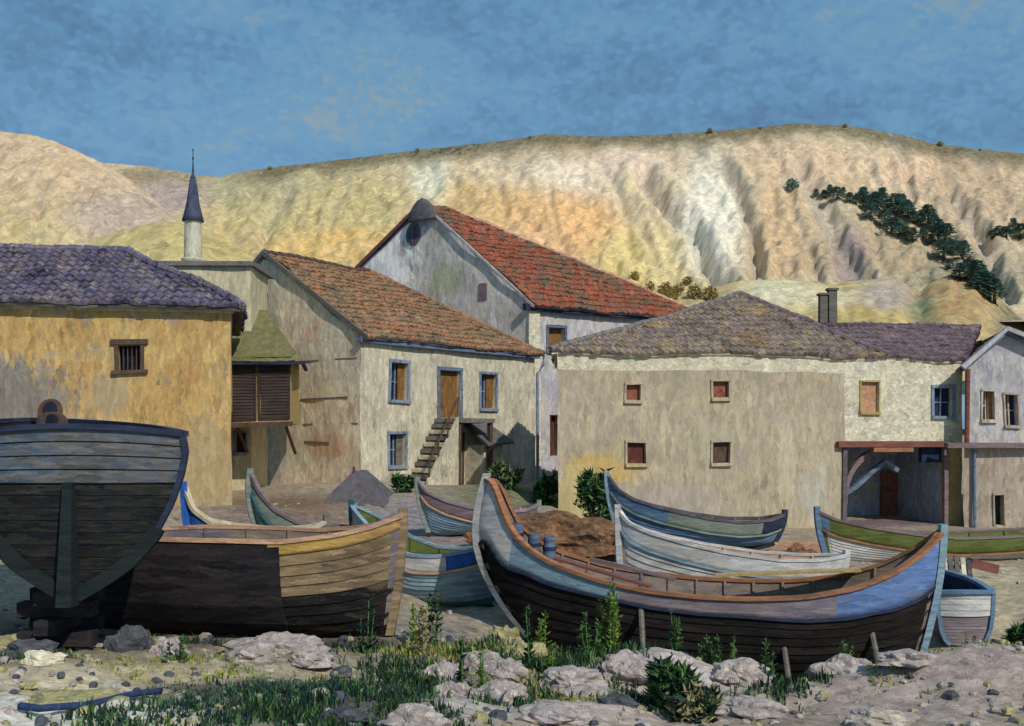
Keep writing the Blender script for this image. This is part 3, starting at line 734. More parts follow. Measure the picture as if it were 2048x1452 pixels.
    mb.build('drainpipe', MT['blue_frame'], root, org, .04)
stair_house()

# ------------------------------------------------------------------ HOUSE 3: tall white gable behind
def tall_house():
    C = Vector((.75, 46.0)); d1 = Vector((.833, .552)).normalized(); d2 = Vector((-.8, .6)).normalized(); L1 = 10.2
    W1, W2 = 6.4, 7.6
    zb = G(C.x, C.y) - .8; ze = ZZ(600, 46); za = EYE + 11.2; zl = EYE + 6.7
    org = (0, 52, zb)
    root = thing('tall_house', 'tallest house, grey-white gable wall with red tile roof behind the stair house', 'house', org)
    wf = Wall(C, d1)
    H = [wf.rect(1098, 655, 1130, 704), wf.rect(1102, 832, 1117, 912)]
    mb = MB(); wall_mesh(mb, wf, L1, zb, ze, H)
    mb.build('wall', MT['lilac_wall'], root, org, .05)
    wg = Wall(C, d2, (-.6, -.8))
    def zt(s): return ze + (za - ze) * s / W1 if s < W1 else za + (zl - za) * (s - W1) / W2
    mb = MB()
    wall_mesh(mb, wg, W1 + W2, zb, ze, [], ztop=zt)
    mb.build('gable_wall', MT['white_gable'], root, org, .05)
    window(root, org, wf, H[0], MT['blue_grey'], MT['door_wood'], fw=.12, bars=False)
    window(root, org, wf, H[1], MT['maroon'], MT['maroon'], fw=.05, sill=False, bars=False, name='door')
    # attic oval window
    a, b, z0, z1 = wg.rect(838, 446, 816, 492)
    mb = MB(); cx, cz = (a + b) / 2, (z0 + z1) / 2; rx = abs(b - a) / 2 + .1; rz = (z1 - z0) / 2
    ring = lambda k, o: [wg.pt(cx + rx * k * math.cos(t), cz + rz * k * math.sin(t), o) for t in [2 * math.pi * i / 18 for i in range(18)]]
    mb.hexa(ring(1, -.02), ring(1, .06)); f = mb.build('window', MT['canvas_grey'], root, org, .04)
    mb = MB(); mb.hexa(ring(.68, .02), ring(.68, .075)); mb.build('pane', MT['spire'], f, org, .04)
    mb = MB(); wg.box(mb, cx - .05, cx + .05, .02, .095, cz - rz * .7, cz + rz * .7); mb.build('glazing_bar', MT['brick_red'], f, org, .04)
    h2 = wg.rect(975, 566, 960, 600); mb = MB(); wg.box(mb, h2[0], h2[1], -.02, .05, h2[2], h2[3]); mb.build('window', MT['mauve_wood'], root, org, .04)
    def q(a, b, z): p = C + d1 * a + d2 * b; return Vector((p.x, p.y, z))
    ov = .45; sl = (za - ze) / W1; zo = ze - ov * sl; zo2 = zl - ov * (za - zl) / W2
    r0 = q(-.05, W1, za + .06); r1 = q(1.3, W1, za + .06)
    e1 = q(L1 + 1.4, -ov, zo + .06)
    tiled(root, org, [q(-.05, -ov, zo + .06), e1, r1, r0], MT['red_tile'], tile=.3, row=.45)
    eb = q(L1 + 1.4, W1 + W2 + ov, zo + .06)
    tiled(root, org, [e1, eb, r1], MT['red_tile'], tile=.3, row=.45)
    tiled(root, org, [q(L1, W1 + W2 + ov, zo2 + .06), q(-.05, W1 + W2 + ov, zo2 + .06), r0, r1], MT['red_tile'], tile=.3, row=.45)
    ridge(root, org, r1, e1 + Vector((0, 0, .05)), MT['salmon'], .12)
    # thin dark red rake on the left, rounded cap on the apex
    mb = MB(); mb.sweep([q(-.1, W1 + W2 + .3, zo2 + .1), q(-.1, W1, za + .12)], [(-.05, -.09), (.05, -.09), (.05, .09), (-.05, .09)]); mb.build('barge_board', MT['red_beam'], root, org, .04)
    mb = MB(); mb.sweep([q(-.1, -ov, zo + .02), q(-.1, W1, za + .12)], [(-.05, -.06), (.05, -.06), (.05, .06), (-.05, .06)]); mb.build('barge_board', MT['lilac_wall'], root, org, .04)
    mb = MB(); pr = []
    for i in range(9):
        f = i / 8; rr = .95 * math.sin(math.pi * (.5 + .5 * f)) ** .6 if f < 1 else 0.02
        pr.append([wg.pt(W1 + rr * math.cos(t), za - .75 + 1.1 * f, .12 + .3 * (math.sin(t)) * rr / .95) for t in [2 * math.pi * k / 16 for k in range(16)]])
    mb.grid(pr, closed=True); mb.build('gable_cap', MT['canvas_grey'], root, org, .05, smooth=True)
    mb = MB(); wf.box(mb, -.3, L1 + .9, .0, .26, ze - .5, ze - .2); mb.build('cornice', MT['navy'], root, org, .05)
    mb = MB(); wf.box(mb, -.02, .6, .004, .1, zb, ze - .5); mb.build('corner_pilaster', MT['whitewash'], root, org, .05)
tall_house()

# ------------------------------------------------------------------ HOUSE 4: long low building
def long_house():
    O = Vector((1.5, 33.0)); d = Vector((.976, .217)).normalized(); n = Vector((.217, -.976)); L = 15.2
    w = Wall(O, d, n)
    zb = G(6, 33) - 1.6; ze = ZZ(706, 33) + .02
    org = (8, 36, zb)
    root = thing('long_house', 'long low building with brown and mauve tile roof, four little red windows and dark portal', 'house', org)
    sp = w.s_at(1690)
    small = [w.rect(1251, 768, 1280, 800), w.rect(1425, 764, 1455, 796), w.rect(1254, 886, 1290, 926), w.rect(1426, 886, 1460, 926)]
    w1 = w.rect(1722, 764, 1757, 824); w2 = w.rect(1866, 775, 1904, 832)
    zpt = ZZ(892, w.Y(13)); portal = (w.s_at(1684), w.s_at(1893), zb, zpt)
    mf = lambda a, z: 1 if (z > ze - .55 or (a > sp and z > zpt)) else (2 if a > sp + 2.5 else 0)
    mb = MB()
    zcut = ze - .55
    wall_mesh(mb, w, L, zb, zcut, small + [w1, w2, portal], matf=lambda a, z: 1 if (a > sp and z > zpt - .02) else (2 if a > sp + 2.5 else 0), thick=.4)
    wall_mesh(mb, w, L, zcut + .001, ze, [], matf=lambda a, z: 1)
    ds = Vector((.062, .998)); wl = Wall(O, ds, (-1, 0)); wall_mesh(mb, wl, 8, zb, ze)
    wr = Wall(O + d * L, -n, d); wall_mesh(mb, wr, 8, zb, ze)
    mb.build('wall', [MT['long_wall'], MT['whitewash'], MT['ochre_post']], root, org, .045)
    for h, pm in zip(small, ('brick_red', 'brick_red', 'maroon', 'brown_wood')):
        window(root, org, w, h, MT['long_wall'], MT[pm], fw=.07, bars=False, depth=.12)
    window(root, org, w, w1, MT['ochre_post'], MT['pink_blind'], fw=.06, bars=False, depth=.08)
    window(root, org, w, w2, MT['blue_frame'], MT['dark_blue'], fw=.11, depth=.2)
    # portal: room behind, beams, arch brace, doors
    a, b = portal[0], portal[1]; D = 3.2
    mb = MB()
    mb.face([w.pt(a, zb, -D), w.pt(b, zb, -D), w.pt(b, zpt, -D), w.pt(a, zpt, -D)], 0)
    mb.face([w.pt(a, zb, -.4), w.pt(a, zb, -D), w.pt(a, zpt, -D), w.pt(a, zpt, -.4)], 0)
    mb.face([w.pt(b, zb, -.4), w.pt(b, zb, -D), w.pt(b, zpt, -D), w.pt(b, zpt, -.4)], 0)
    mb.face([w.pt(a, zpt, -.4), w.pt(b, zpt, -.4), w.pt(b, zpt, -D), w.pt(a, zpt, -D)], 0)
    room = mb.build('portal_room', MT['portal_blue'], root, org, .04)
    fl = MB(); fz = zb + 1.55; fl.hexa([w.pt(a, fz-.1, -.05), w.pt(b, fz-.1, -.05), w.pt(b, fz-.1, -D), w.pt(a, fz-.1, -D)], [w.pt(a, fz, -.05), w.pt(b, fz, -.05), w.pt(b, fz, -D), w.pt(a, fz, -D)])
    fl.build('portal_floor', MT['mauve_wood'], room, org, .04)
    mb = MB(); w.box(mb, a - .25, b + .15, -.05, .22, zpt - .04, zpt + .16); mb.build('portal_lintel', MT['red_beam'], root, org, .06)
    mb = MB(); w.box(mb, a + 1.1, a + 2.6, .02, .3, zpt - .2, zpt - .05); mb.build('portal_beam', MT['rust_wood'], root, org, .06)
    mb = MB(); w.box(mb, b - .95, b - .02, -.3, -.1, zpt - .62, zpt - .06); mb.build('hanging_board', MT['dark_blue'], room, org, .04)
    for x, mm in ((a + .06, 'canvas_grey'), (b - .06, 'mauve_wood')):
        mb = MB(); w.box(mb, x - .08, x + .08, -.06, .1, zb, zpt - .05); mb.build('portal_post', MT[mm], root, org, .05)
    # curved brace in the portal
    mb = MB(); pts = []
    cxx = a + 1.75
    for k in range(14):
        t = math.pi * (1.02 - .62 * k / 13); pts.append(w.pt(cxx + 1.55 * math.cos(t), zpt - 1.95 + 1.8 * math.sin(t), -.25))
    mb.sweep(pts, [(-.12, -.1), (.12, -.1), (.12, .1), (-.12, .1)]); mb.build('arch_brace', MT['mauve_wood'], room, org, .03)
    mb = MB(); pts = [w.pt(a + .3, zpt - 1.75, -.5), w.pt(a + .9, zpt - 1.45, -.5), w.pt(a + 1.5, zpt - .95, -.5), w.pt(a + 2.0, zpt - .55, -.5), w.pt(a + 2.5, zpt - .9, -.5)]
    mb.sweep(pts, [(-.1, -.08), (.1, -.08), (.1, .08), (-.1, .08)]); mb.build('diagonal_brace', MT['blue_grey'], room, org, .03)
    wd = Wall(O - n * (D - .2), d, n); dq = wd.rect(1764, 938, 1812, 1050); dh = (dq[0], dq[1], dq[2], dq[3]); mb = MB(); w.box(mb, dh[0], dh[1], -D + .1, -D + .2, fz, dh[3] - .1); door = mb.build('door', MT['brick_red'], room, org, .03)
    mb = MB(); w.box(mb, dh[1] - .18, dh[1] + .12, -D + .3, -D + .36, fz, dh[3] - .9); mb.build('door_leaf', MT['net_rust'], door, org, .03)
    # roof
    def q(a_, b_, z): p = O + d * a_ - n * b_; return Vector((p.x, p.y, z))
    zo = ze + .02; pk = q(8.5, 4.2, EYE + 5.3); A0, A1 = q(-.25, -.1, zo), q(12.2, -.1, zo)
    B1 = q(12.2, 8.4, zo); B0 = Vector((O.x + .062 * 8.2 - .2, O.y + 8.2, zo))
    tiled(root, org, [A0, A1, pk], MT['brown_tile'], amp=.07, under=MT['whitewash'])
    tiled(root, org, [A1, B1, pk], MT['purple_tile'], under=MT['whitewash'])
    tiled(root, org, [B1, B0, pk], MT['brown_tile'], under=MT['whitewash'])
    tiled(root, org, [B0, A0, pk], MT['brown_tile'], under=MT['whitewash'])
    ridge(root, org, A0 + Vector((0, 0, .06)), pk + Vector((0, 0, .04)), MT['grey_stone'], .1)
    ridge(root, org, A1 + Vector((0, 0, .06)), pk + Vector((0, 0, .04)), MT['mauve_tile'], .11)
    R0, R1 = q(10.6, 3.0, EYE + 4.0), q(18.2, 3.0, EYE + 4.1)
    tiled(root, org, [q(9.6, -.08, zo - .03), q(15.4, -.08, zo - .03), R1, R0], MT['mauve_tile'], amp=.06, under=MT['whitewash'])
    tiled(root, org, [q(15.5, 7, zo - .03), q(9.6, 7, zo - .03), R0, R1], MT['mauve_tile'], under=MT['whitewash'])
    ridge(root, org, R0, R1, MT['mauve_tile'], .12)
    for (x0, x1, y0) in ((1640, 1655, 590), (1658, 1674, 580)):
        Yc = 38.9; mb = MB(); xa, xb = U(x0) * Yc, U(x1) * Yc; zt = ZZ(y0, Yc)
        mb.box((xa, Yc, EYE + 3.3), (xb, Yc + .3, zt)); mb.box((xa - .05, Yc - .05, zt + .002), (xb + .05, Yc + .35, zt + .08))
        mb.build('chimney', MT['grey_wood'], root, org, .03)
long_house()

# ------------------------------------------------------------------ HOUSE 5: right edge
def right_house():
    Y0 = 35.6; x0 = U(1929) * Y0; w = Wall((x0, Y0), (1, 0)); L = 4.6
    zb = G(18, 35) - 1.2; ze = ZZ(728, Y0); za = ZZ(668, Y0)
    org = (18, 38, zb)
    root = thing('gable_house', 'pale lilac gabled house at right edge with orange-shuttered window and blue drainpipe', 'house', org)
    H = [w.rect(1966, 784, 1990, 840), w.rect(2013, 788, 2037, 850), w.rect(1988, 990, 2006, 1050)]
    sa = w.s_at(2002)
    zt = lambda s: ze + (za - ze) * s / sa if s < sa else za - (za - ze) * (s - sa) / (L - sa)
    zm = ZZ(892, Y0)
    mb = MB(); wall_mesh(mb, w, L, zb, zm, H[2:], matf=lambda a, z: 1); wall_mesh(mb, w, L, zm + .001, ze, H[:2], ztop=zt)
    wl = Wall((x0, Y0), (.48, .88), (-.88, .48)); wall_mesh(mb, wl, 3.5, zb, ze)
    wr = Wall((x0 + L, Y0), (.1, 1), (1, 0)); wall_mesh(mb, wr, 7, zb, ze)
    mb.build('wall', [MT['lilac_wall'], MT['pink_wall']], root, org, .045)
    window(root, org, w, H[0], MT['cream_wall'], MT['dark_blue'], fw=.07, shutter=(MT['rust_wood'], 1, .4))
    window(root, org, w, H[1], MT['pink_wall'], MT['dark_blue'], fw=.07)
    window(root, org, w, H[2], MT['pink_wall'], MT['dark_leaf'], fw=.06, sill=False, bars=False, name='door')
    mb = MB(); w.box(mb, -.75, L + .2, .0, .35, zm - .08, zm + .1); mb.build('ledge', MT['mauve_wood'], root, org, .06)
    mb = MB(); mb.tube([w.pt(.32, zm - .1, .12), w.pt(.32, zb + .5, .12)], .06, 8); mb.build('drainpipe', MT['sea_blue'], root, org, .03)
    mb = MB(); mb.tube([w.pt(.04, ze - .2, .12), w.pt(.04, zm + .1, .12)], .09, 8); mb.build('red_downpipe', MT['red_beam'], root, org, .03)
    y1 = Y0 + 7
    a0, a1 = Vector((x0 - .25, Y0 - .3, ze - .2)), Vector((x0 + sa, Y0 - .3, za + .12)); b0, b1 = Vector((x0 + 2.0, y1, ze - .2)), Vector((x0 + sa + 2.0, y1, za + .12))
    c0 = Vector((x0 + L + .3, Y0 - .3, ze - .2)); c1 = Vector((x0 + L + 2.3, y1, ze - .2))
    tiled(root, org, [b0, a0, a1, b1], MT['mauve_tile']); tiled(root, org, [c0, c1, b1, a1], MT['mauve_tile'])
    mb = MB(); mb.sweep([a0 + Vector((0, -.05, .05)), a1 + Vector((0, -.05, .05)), c0 + Vector((0, -.05, .05))], [(-.08, -.1), (.08, -.1), (.08, .1), (-.08, .1)], up=Vector((0, 1, 0)))
    mb.build('barge_board', MT['lilac_wall'], root, org, .04)
right_house()

# ------------------------------------------------------------------ minaret
def minaret():
    Y = 70.0; x = U(386) * Y; zb = EYE - 1; zt = ZZ(442, Y)
    root = thing('minaret', 'slender white minaret with dark pointed spire behind the rooftops', 'tower', (x, Y, zb))
    def lathe(name, pr, mat, parent, n=16):
        mb = MB(); mb.grid([[(r * math.cos(2*math.pi*k/n), r * math.sin(2*math.pi*k/n), z - zb) for k in range(n)] for r, z in pr], closed=True)
        return mb.build(name, mat, parent, None, 0, True)
    lathe('shaft', [(.85, zb), (.62, zb + 9), (.6, zt - 1.5), (.56, zt)], MT['minaret_white'], root)
    lathe('balcony', [(.6, zt - 3.0), (.78, zt - 2.8), (.8, zt - 2.65), (.62, zt - 2.6)], MT['minaret_white'], root)
    sp = lathe('spire', [(.5, zt - .05), (.76, zt - .02), (.62, zt + .5), (.42, zt + 1.4), (.28, zt + 2.5), (.2, zt + 3.0), (.08, zt + 3.3), (.03, zt + 4.3)], MT['spire'], root)
    lathe('finial', [(.02, zt + 4.25), (.09, zt + 4.4), (.03, zt + 4.5), (.03, zt + 4.9), (.07, zt + 4.95), (.01, zt + 5.1)], MT['spire'], sp, 8)
minaret()

# ------------------------------------------------------------------ BOATS
PROF = [(0, .05), (.08, .36), (.2, .62), (.4, .82), (.65, .94), (1, 1.0)]
def smooth_curve(ctrl, n=161, k=9):
    ts = np.linspace(0, 1, n); xs = [c[0] for c in ctrl]; v = np.interp(ts, xs, [c[1] for c in ctrl])
    e0 = v[0] + (v[0] - v[1:k+1][::-1]); e1 = v[-1] + (v[-1] - v[-k-1:-1][::-1])
    p = np.concatenate([e0, v, e1]); ker = np.hanning(k + 2)[1:-1]; ker /= ker.sum()
    s = np.convolve(p, ker, 'same')[k:-k]
    return lambda t: float(np.interp(t, ts, s))

def boat(name, label, left, right, keel_py, sheer, beam, over=(.6, .5), strake=.3, strake_mats=None, hull_mat='tar', bottom=None,
         gun='rust_wood', inner='inside_wood', post='grey_wood', thwarts=3, ribs=9, cat='boat', group=None, curl=0.0, post_w=.05, keel_z=None,
         thwart_mat='inside_wood', fine=.62, strake_w=None, rail='tar', plating=None, gunw=.05, prof=PROF, bow_pow=1.7):
    """left/right = (px, Y) of the two stem heads; sheer = [(px,py)...] along the near rail"""
    A = Vector((U(left[0]) * left[1], left[1])); B = Vector((U(right[0]) * right[1], right[1]))
    ax = (B - A); L = ax.length; ax.normalize(); C = (A + B) / 2; ang = math.atan2(ax.y, ax.x)
    b_of = lambda t: beam / 2 * max(0.0, math.sin(math.pi * min(1, max(0, t)))) ** fine
    ctrl = []
    for px, py in sheer:
        u = U(px); t = ((u * A.y - A.x) / (ax.x - u * ax.y)) / L
        t = min(1, max(0, t))
        Y = A.y + ax.y * t * L - b_of(t) * ax.x
        ctrl.append((t, ZZ(py, Y)))
    ctrl.sort(key=lambda c: c[0])
    zs = smooth_curve(ctrl)
    kz = keel_z if keel_z is not None else ZZ(keel_py, C.y)
    root = thing(name, label, cat, (C.x, C.y, kz), ang, group)
    zs_ = lambda t: zs(t) - kz
    sw = smooth_curve(strake_w) if strake_w else (lambda t: strake)
    def zk(t):  # keel line rises a little at the ends
        e = abs(2 * t - 1); return .12 * e ** 6
    pv = lambda v: float(np.interp(v, [p[0] for p in prof], [p[1] for p in prof]))
    def pt(t, v, side, off=0.0):
        z0, z1 = zk(t), zs_(t); z = z0 + (z1 - z0) * v
        e = abs(2 * t - 1)
        f = (1 - (1 - v) ** (bow_pow if t < .5 else 1.7))
        ov = over[0] if t < .5 else over[1]
        cu = curl if t < .5 else 0.0
        pull = ov * (1 - f) + cu * max(0, v - .6) ** 1.5
        x = (t - .5) * L + (pull * e ** 2.2 if t < .5 else -pull * e ** 2.2)
        # finer sections near the ends
        vee = pv(v) * (1 - .35 * e ** 2 * (1 - v))
        y = side * (b_of(t) * vee + off)
        return Vector((x, y, z))
    nt = 48
    ts = [.5 - .5 * math.cos(math.pi * i / nt) for i in range(nt + 1)]
    vcut = lambda t: 1 - min(.85, sw(t) / max(.2, zs_(t) - zk(t)))
    nlow = 9; nup = 4
    # hull: outside to the sheer, inside skin
    mb = MB()
    for sd in (-1, 1):
        rows = []
        for i in range(nlow):
            rows.append([pt(t, vcut(t) * i / nlow, sd, .0 if i == 0 or t < .02 or t > .98 else .022) for t in ts])
            rows.append([pt(t, vcut(t) * (i + 1) / nlow, sd, 0) for t in ts])
        rows += [[pt(t, vcut(t) + (1 - vcut(t)) * (i / nup), sd) for t in ts] for i in range(1, nup + 1)]
        mb.grid(rows, mf=(lambda i, j: 2 if (bottom and i < 2 * bottom[1]) else 0))
        rows = [[pt(t, .1 + .9 * (i / 8), sd, -.045 if .02 < t < .98 else 0) + Vector((0, 0, -.004)) for t in ts] for i in range(9)]
        mb.grid(rows, 1)
    fl = [[pt(t, .1, sd, -.045 if .02 < t < .98 else 0) for t in ts] for sd in (-1, 1)]
    mb.grid(fl, 1)
    mats = [MT[hull_mat], MT[inner]] + ([MT[bottom[0]]] if bottom else [])
    hull = mb.build('hull', mats, root, None, 0, False)
    # sheer strake, proud of the hull
    sm = strake_mats or [(1.0, hull_mat)]
    names = []
    for _, mm in sm:
        if mm not in names: names.append(mm)
    mb = MB()
    def mi(i, j):
        t = (ts[j] + ts[j+1]) / 2
        for te, mm in sm:
            if t <= te: return names.index(mm)
        return 0
    for sd in (-1, 1):
        rows = [[pt(t, vcut(t) + (1 - vcut(t)) * f, sd, .02) for t in ts] for f in (0, .25, .5, .75, 1)]
        mb.grid([[pt(t, vcut(t), sd, -.0) for t in ts]] + rows, mf=mi)
    mb.build('sheer_strake', [MT[x] for x in names], root, None, 0, True)
    if rail:
        mb = MB()
        for sd in (-1, 1):
            mb.sweep([pt(t, vcut(t), sd, .03) for t in ts], [(-.022, -.022), (.022, -.022), (.022, .022), (-.022, .022)])
        mb.build('rubbing_rail', MT[rail], root)
    for sd in (-1, 1):
        mb = MB()
        mb.sweep([pt(t, 1, sd, -.01) + Vector((0, 0, .012)) for t in ts], [(-gunw, -.03), (gunw, -.03), (gunw, .032), (-gunw, .032)])
        mb.build('gunwale', MT[gun], root)
    # stem posts
    for end in (0, 1):
        mb = MB(); path = [pt(end, v, 0) for v in [i / 14 for i in range(15)]]
        tip = path[-1] + (path[-1] - path[-2]).normalized() * .14; path.append(tip)
        d_ = -1 if end == 0 else 1
        path = [p + Vector((d_ * .03, 0, 0)) for p in path]
        rings = []
        for p in path:
            rings.append([p + Vector((d_ * a, b, 0)) for a, b in ((-.06, -post_w), (.07, -post_w * .6), (.07, post_w * .6), (-.06, post_w))])
        mb.grid(rings, closed=True); mb.face(rings[-1]); mb.face(rings[0])
        pm = post if isinstance(post, str) else post[end]
        mb.build('stem_post', MT[pm], root)
    mb = MB(); path = [pt(t, 0, 0) + Vector((0, 0, -.03)) for t in ts]
    mb.sweep(path, [(-.04, -.06), (.04, -.06), (.04, .05), (-.04, .05)]); mb.build('keel', MT['tar_brown'], root)
    for k in range(thwarts):
        t = .26 + .5 * k / max(1, thwarts - 1); v = .74
        a = pt(t, v, -1, -.04); b = pt(t, v, 1, -.04); mb = MB()
        mb.hexa([a + Vector((-.11, 0, 0)), a + Vector((.11, 0, 0)), b + Vector((.11, 0, 0)), b + Vector((-.11, 0, 0))],
                [a + Vector((-.11, 0, .045)), a + Vector((.11, 0, .045)), b + Vector((.11, 0, .045)), b + Vector((-.11, 0, .045))])
        mb.build('thwart', MT[thwart_mat], root)
    for k in range(ribs):
        t = .12 + .76 * k / max(1, ribs - 1); mb = MB()
        path = [pt(t, v, -1, -.06) for v in (1, .8, .6, .4, .25, .12)] + [pt(t, v, 1, -.06) for v in (.12, .25, .4, .6, .8, 1)]
        mb.sweep(path, [(-.025, -.02), (.025, -.02), (.025, .025), (-.025, .025)], up=Vector((1, 0, 0)))
        mb.build('rib', MT[inner], root)
    mb = MB()
    rows = [[pt(.14 + .72 * j / 16, .22, s_, -.09) for j in range(17)] for s_ in (-1, -.5, 0, .5, 1)]
    mb.grid(rows); mb.build('floor_boards', MT[inner], root)
    if plating:
        t0, t1, mm, v1 = plating; mb = MB()
        tt = [t0 + (t1 - t0) * i / 24 for i in range(25)]
        for sd in (-1,):
            outer = [[pt(t, v1 * f + .03, sd, .042) + Vector((0, 0, .0)) for t in tt] for f in [i / 10 for i in range(11)]]
            inn = [[pt(t, v1 * f + .03, sd, .0) for t in tt] for f in (1, 0)]
            mb.grid(outer + inn + [outer[0]])
            mb.face([r[-1] for r in outer] + [inn[0][-1], inn[1][-1]])
        mb.build('tarred_plating', MT[mm], root)
    return root, pt

# big black boat, right
hero, hpt = boat('fishing_boat', 'large black-bottomed fishing boat with tall white prow, closest on the right', (944, 19.4), (1882, 17.9), 1372,
    [(968,962),(985,1015),(1008,1060),(1050,1098),(1100,1126),(1200,1162),(1300,1184),(1400,1196),(1500,1200),(1600,1196),(1700,1178),(1780,1145),(1840,1105),(1882,1064)],
    2.3, over=(1.9, .55), curl=1.15, bow_pow=2.6, strake=.42, strake_w=[(0,1.25),(.06,.8),(.12,.45),(.3,.27),(.6,.3),(.85,.55),(1,.95)],
    strake_mats=[(.085,'white_boat'),(.33,'pale_blue'),(.78,'lilac_strake'),(1,'bright_blue')], hull_mat='tar', gun='rust_wood', post=('white_boat','pale_blue'),
    thwarts=4, ribs=13, gunw=.07, post_w=.12, keel_z=EYE-4.72, rail='navy')
# brown boat, left middle
boat('fishing_boat', 'broad brown boat with yellow top strake and dark tarred side, centre left foreground', (110, 16.9), (803, 16.0), 1275,
    [(110,1075),(350,1079),(500,1083),(600,1086),(700,1072),(760,1055),(803,1032)], 2.1, over=(.3, .22), strake=.2,
    strake_mats=[(.7,'tar_brown'),(1,'yellow_strake')], hull_mat='bare_wood', bottom=('bow_dark', 5), gun='salmon', post=('tar','bare_wood'),
    thwarts=3, ribs=7, keel_z=EYE-3.4, plating=(.05,.72,'tar_brown',.93), rail=None, fine=.5, post_w=.07)
# cobalt prow boat
boat('rowing_boat', 'rowing boat with upright cobalt blue prow, behind the brown boat', (371, 18.6), (650, 19.4), 1180,
    [(371,978),(385,1020),(420,1048),(480,1062),(560,1070),(620,1060),(650,1045)], 1.2, over=(.3,.3), strake=.45, strake_w=[(0,1.3),(.12,.9),(.25,.4),(1,.4)], strake_mats=[(.2,'cobalt'),(1,'pale_blue')],
    hull_mat='white_boat', gun='pale_cream', post=('cobalt','grey_wood'), thwarts=2, ribs=6, post_w=.1, inner='salmon', rail=None, keel_z=EYE-3.05)
boat('rowing_boat', 'weathered grey-green boat with high curved prow, beside the cobalt-prowed boat', (495, 20.6), (800, 22.0), 1160,
    [(495,950),(508,985),(535,1020),(575,1045),(640,1064),(720,1066),(770,1050),(800,1030)], 1.7, over=(.55,.3), strake=.4, strake_mats=[(1,'grey_green')],
    hull_mat='grey_green', gun='mauve_wood', post='grey_green', thwarts=3, ribs=8, post_w=.06, inner='mauve_wood', rail='teal', keel_z=EYE-3.0, curl=.3)
boat('rowing_boat', 'low boat with leaf-green inside and pale blue striped hull, between the two big foreground boats', (706, 21.8), (1015, 20.7), 1235,
    [(706,1013),(740,1040),(800,1090),(850,1112),(900,1114),(950,1104),(1015,1080)], 1.55, over=(.3,.3), strake=.34, strake_mats=[(.7,'white_boat'),(1,'cobalt')],
    hull_mat='pale_blue', bottom=('teal', 2), gun='pale_blue', post=('teal','pale_blue'), thwarts=2, ribs=5, inner='leaf_paint', rail='salmon', keel_z=EYE-3.75, thwart_mat='leaf_paint')
boat('rowing_boat', 'mauve and salmon striped boat lying in front of the stair house porch', (837, 26.6), (1075, 27.6), 1075,
    [(837,964),(850,985),(880,1002),(920,1015),(980,1026),(1040,1022),(1075,1010)], 1.5, over=(.3,.3), strake=.35, strake_mats=[(1,'mauve_wood')],
    hull_mat='pale_blue', gun='lilac_strake', post='grey_green', thwarts=2, ribs=5, inner='salmon', rail='salmon', keel_z=EYE-2.85)
boat('rowing_boat', 'slender sea-blue boat with high pointed prow against the long house wall', (1216, 25.3), (1567, 25.6), 1090,
    [(1216,953),(1232,980),(1262,1000),(1310,1017),(1400,1038),(1470,1046),(1530,1042),(1567,1030)], 1.5, over=(.4,.25), strake=.36, strake_mats=[(.3,'sea_blue'),(.86,'grey_green'),(1,'navy')],  # navy stern end paints in the shade on it
    hull_mat='sea_blue', gun='canvas_grey', post=('pale_blue','navy'), thwarts=3, ribs=7, rail='grey_green', keel_z=EYE-2.98, post_w=.07)
boat('rowing_boat', 'white rowing boat with blunt white prow, just beyond the black-bottomed boat', (1238, 21.9), (1690, 22.2), 1200,
    [(1238,1022),(1252,1046),(1290,1066),(1350,1086),(1430,1106),(1540,1122),(1620,1122),(1690,1112)], 1.6, over=(.12,.4), strake=.4, strake_mats=[(1,'white_boat')],
    hull_mat='white_boat', gun='white_boat', post='white_boat', thwarts=3, ribs=7, rail='pale_blue', keel_z=EYE-3.95, post_w=.09, inner='salmon', thwart_mat='rust_wood')
boat('rowing_boat', 'long green boat with mauve rail, in front of the dark portal', (1636, 25.2), (2160, 27.0), 1110,
    [(1636,1024),(1660,1040),(1720,1056),(1800,1070),(1880,1078),(2000,1074),(2100,1062),(2160,1050)], 1.5, over=(.3,.3), strake=.42, strake_mats=[(.03,'sea_blue'),(1,'leaf_paint')],
    hull_mat='white_boat', gun='mauve_wood', post=('sea_blue','teal'), thwarts=3, ribs=7, rail='rust_wood', keel_z=EYE-3.45, inner='leaf_paint', post_w=.07)

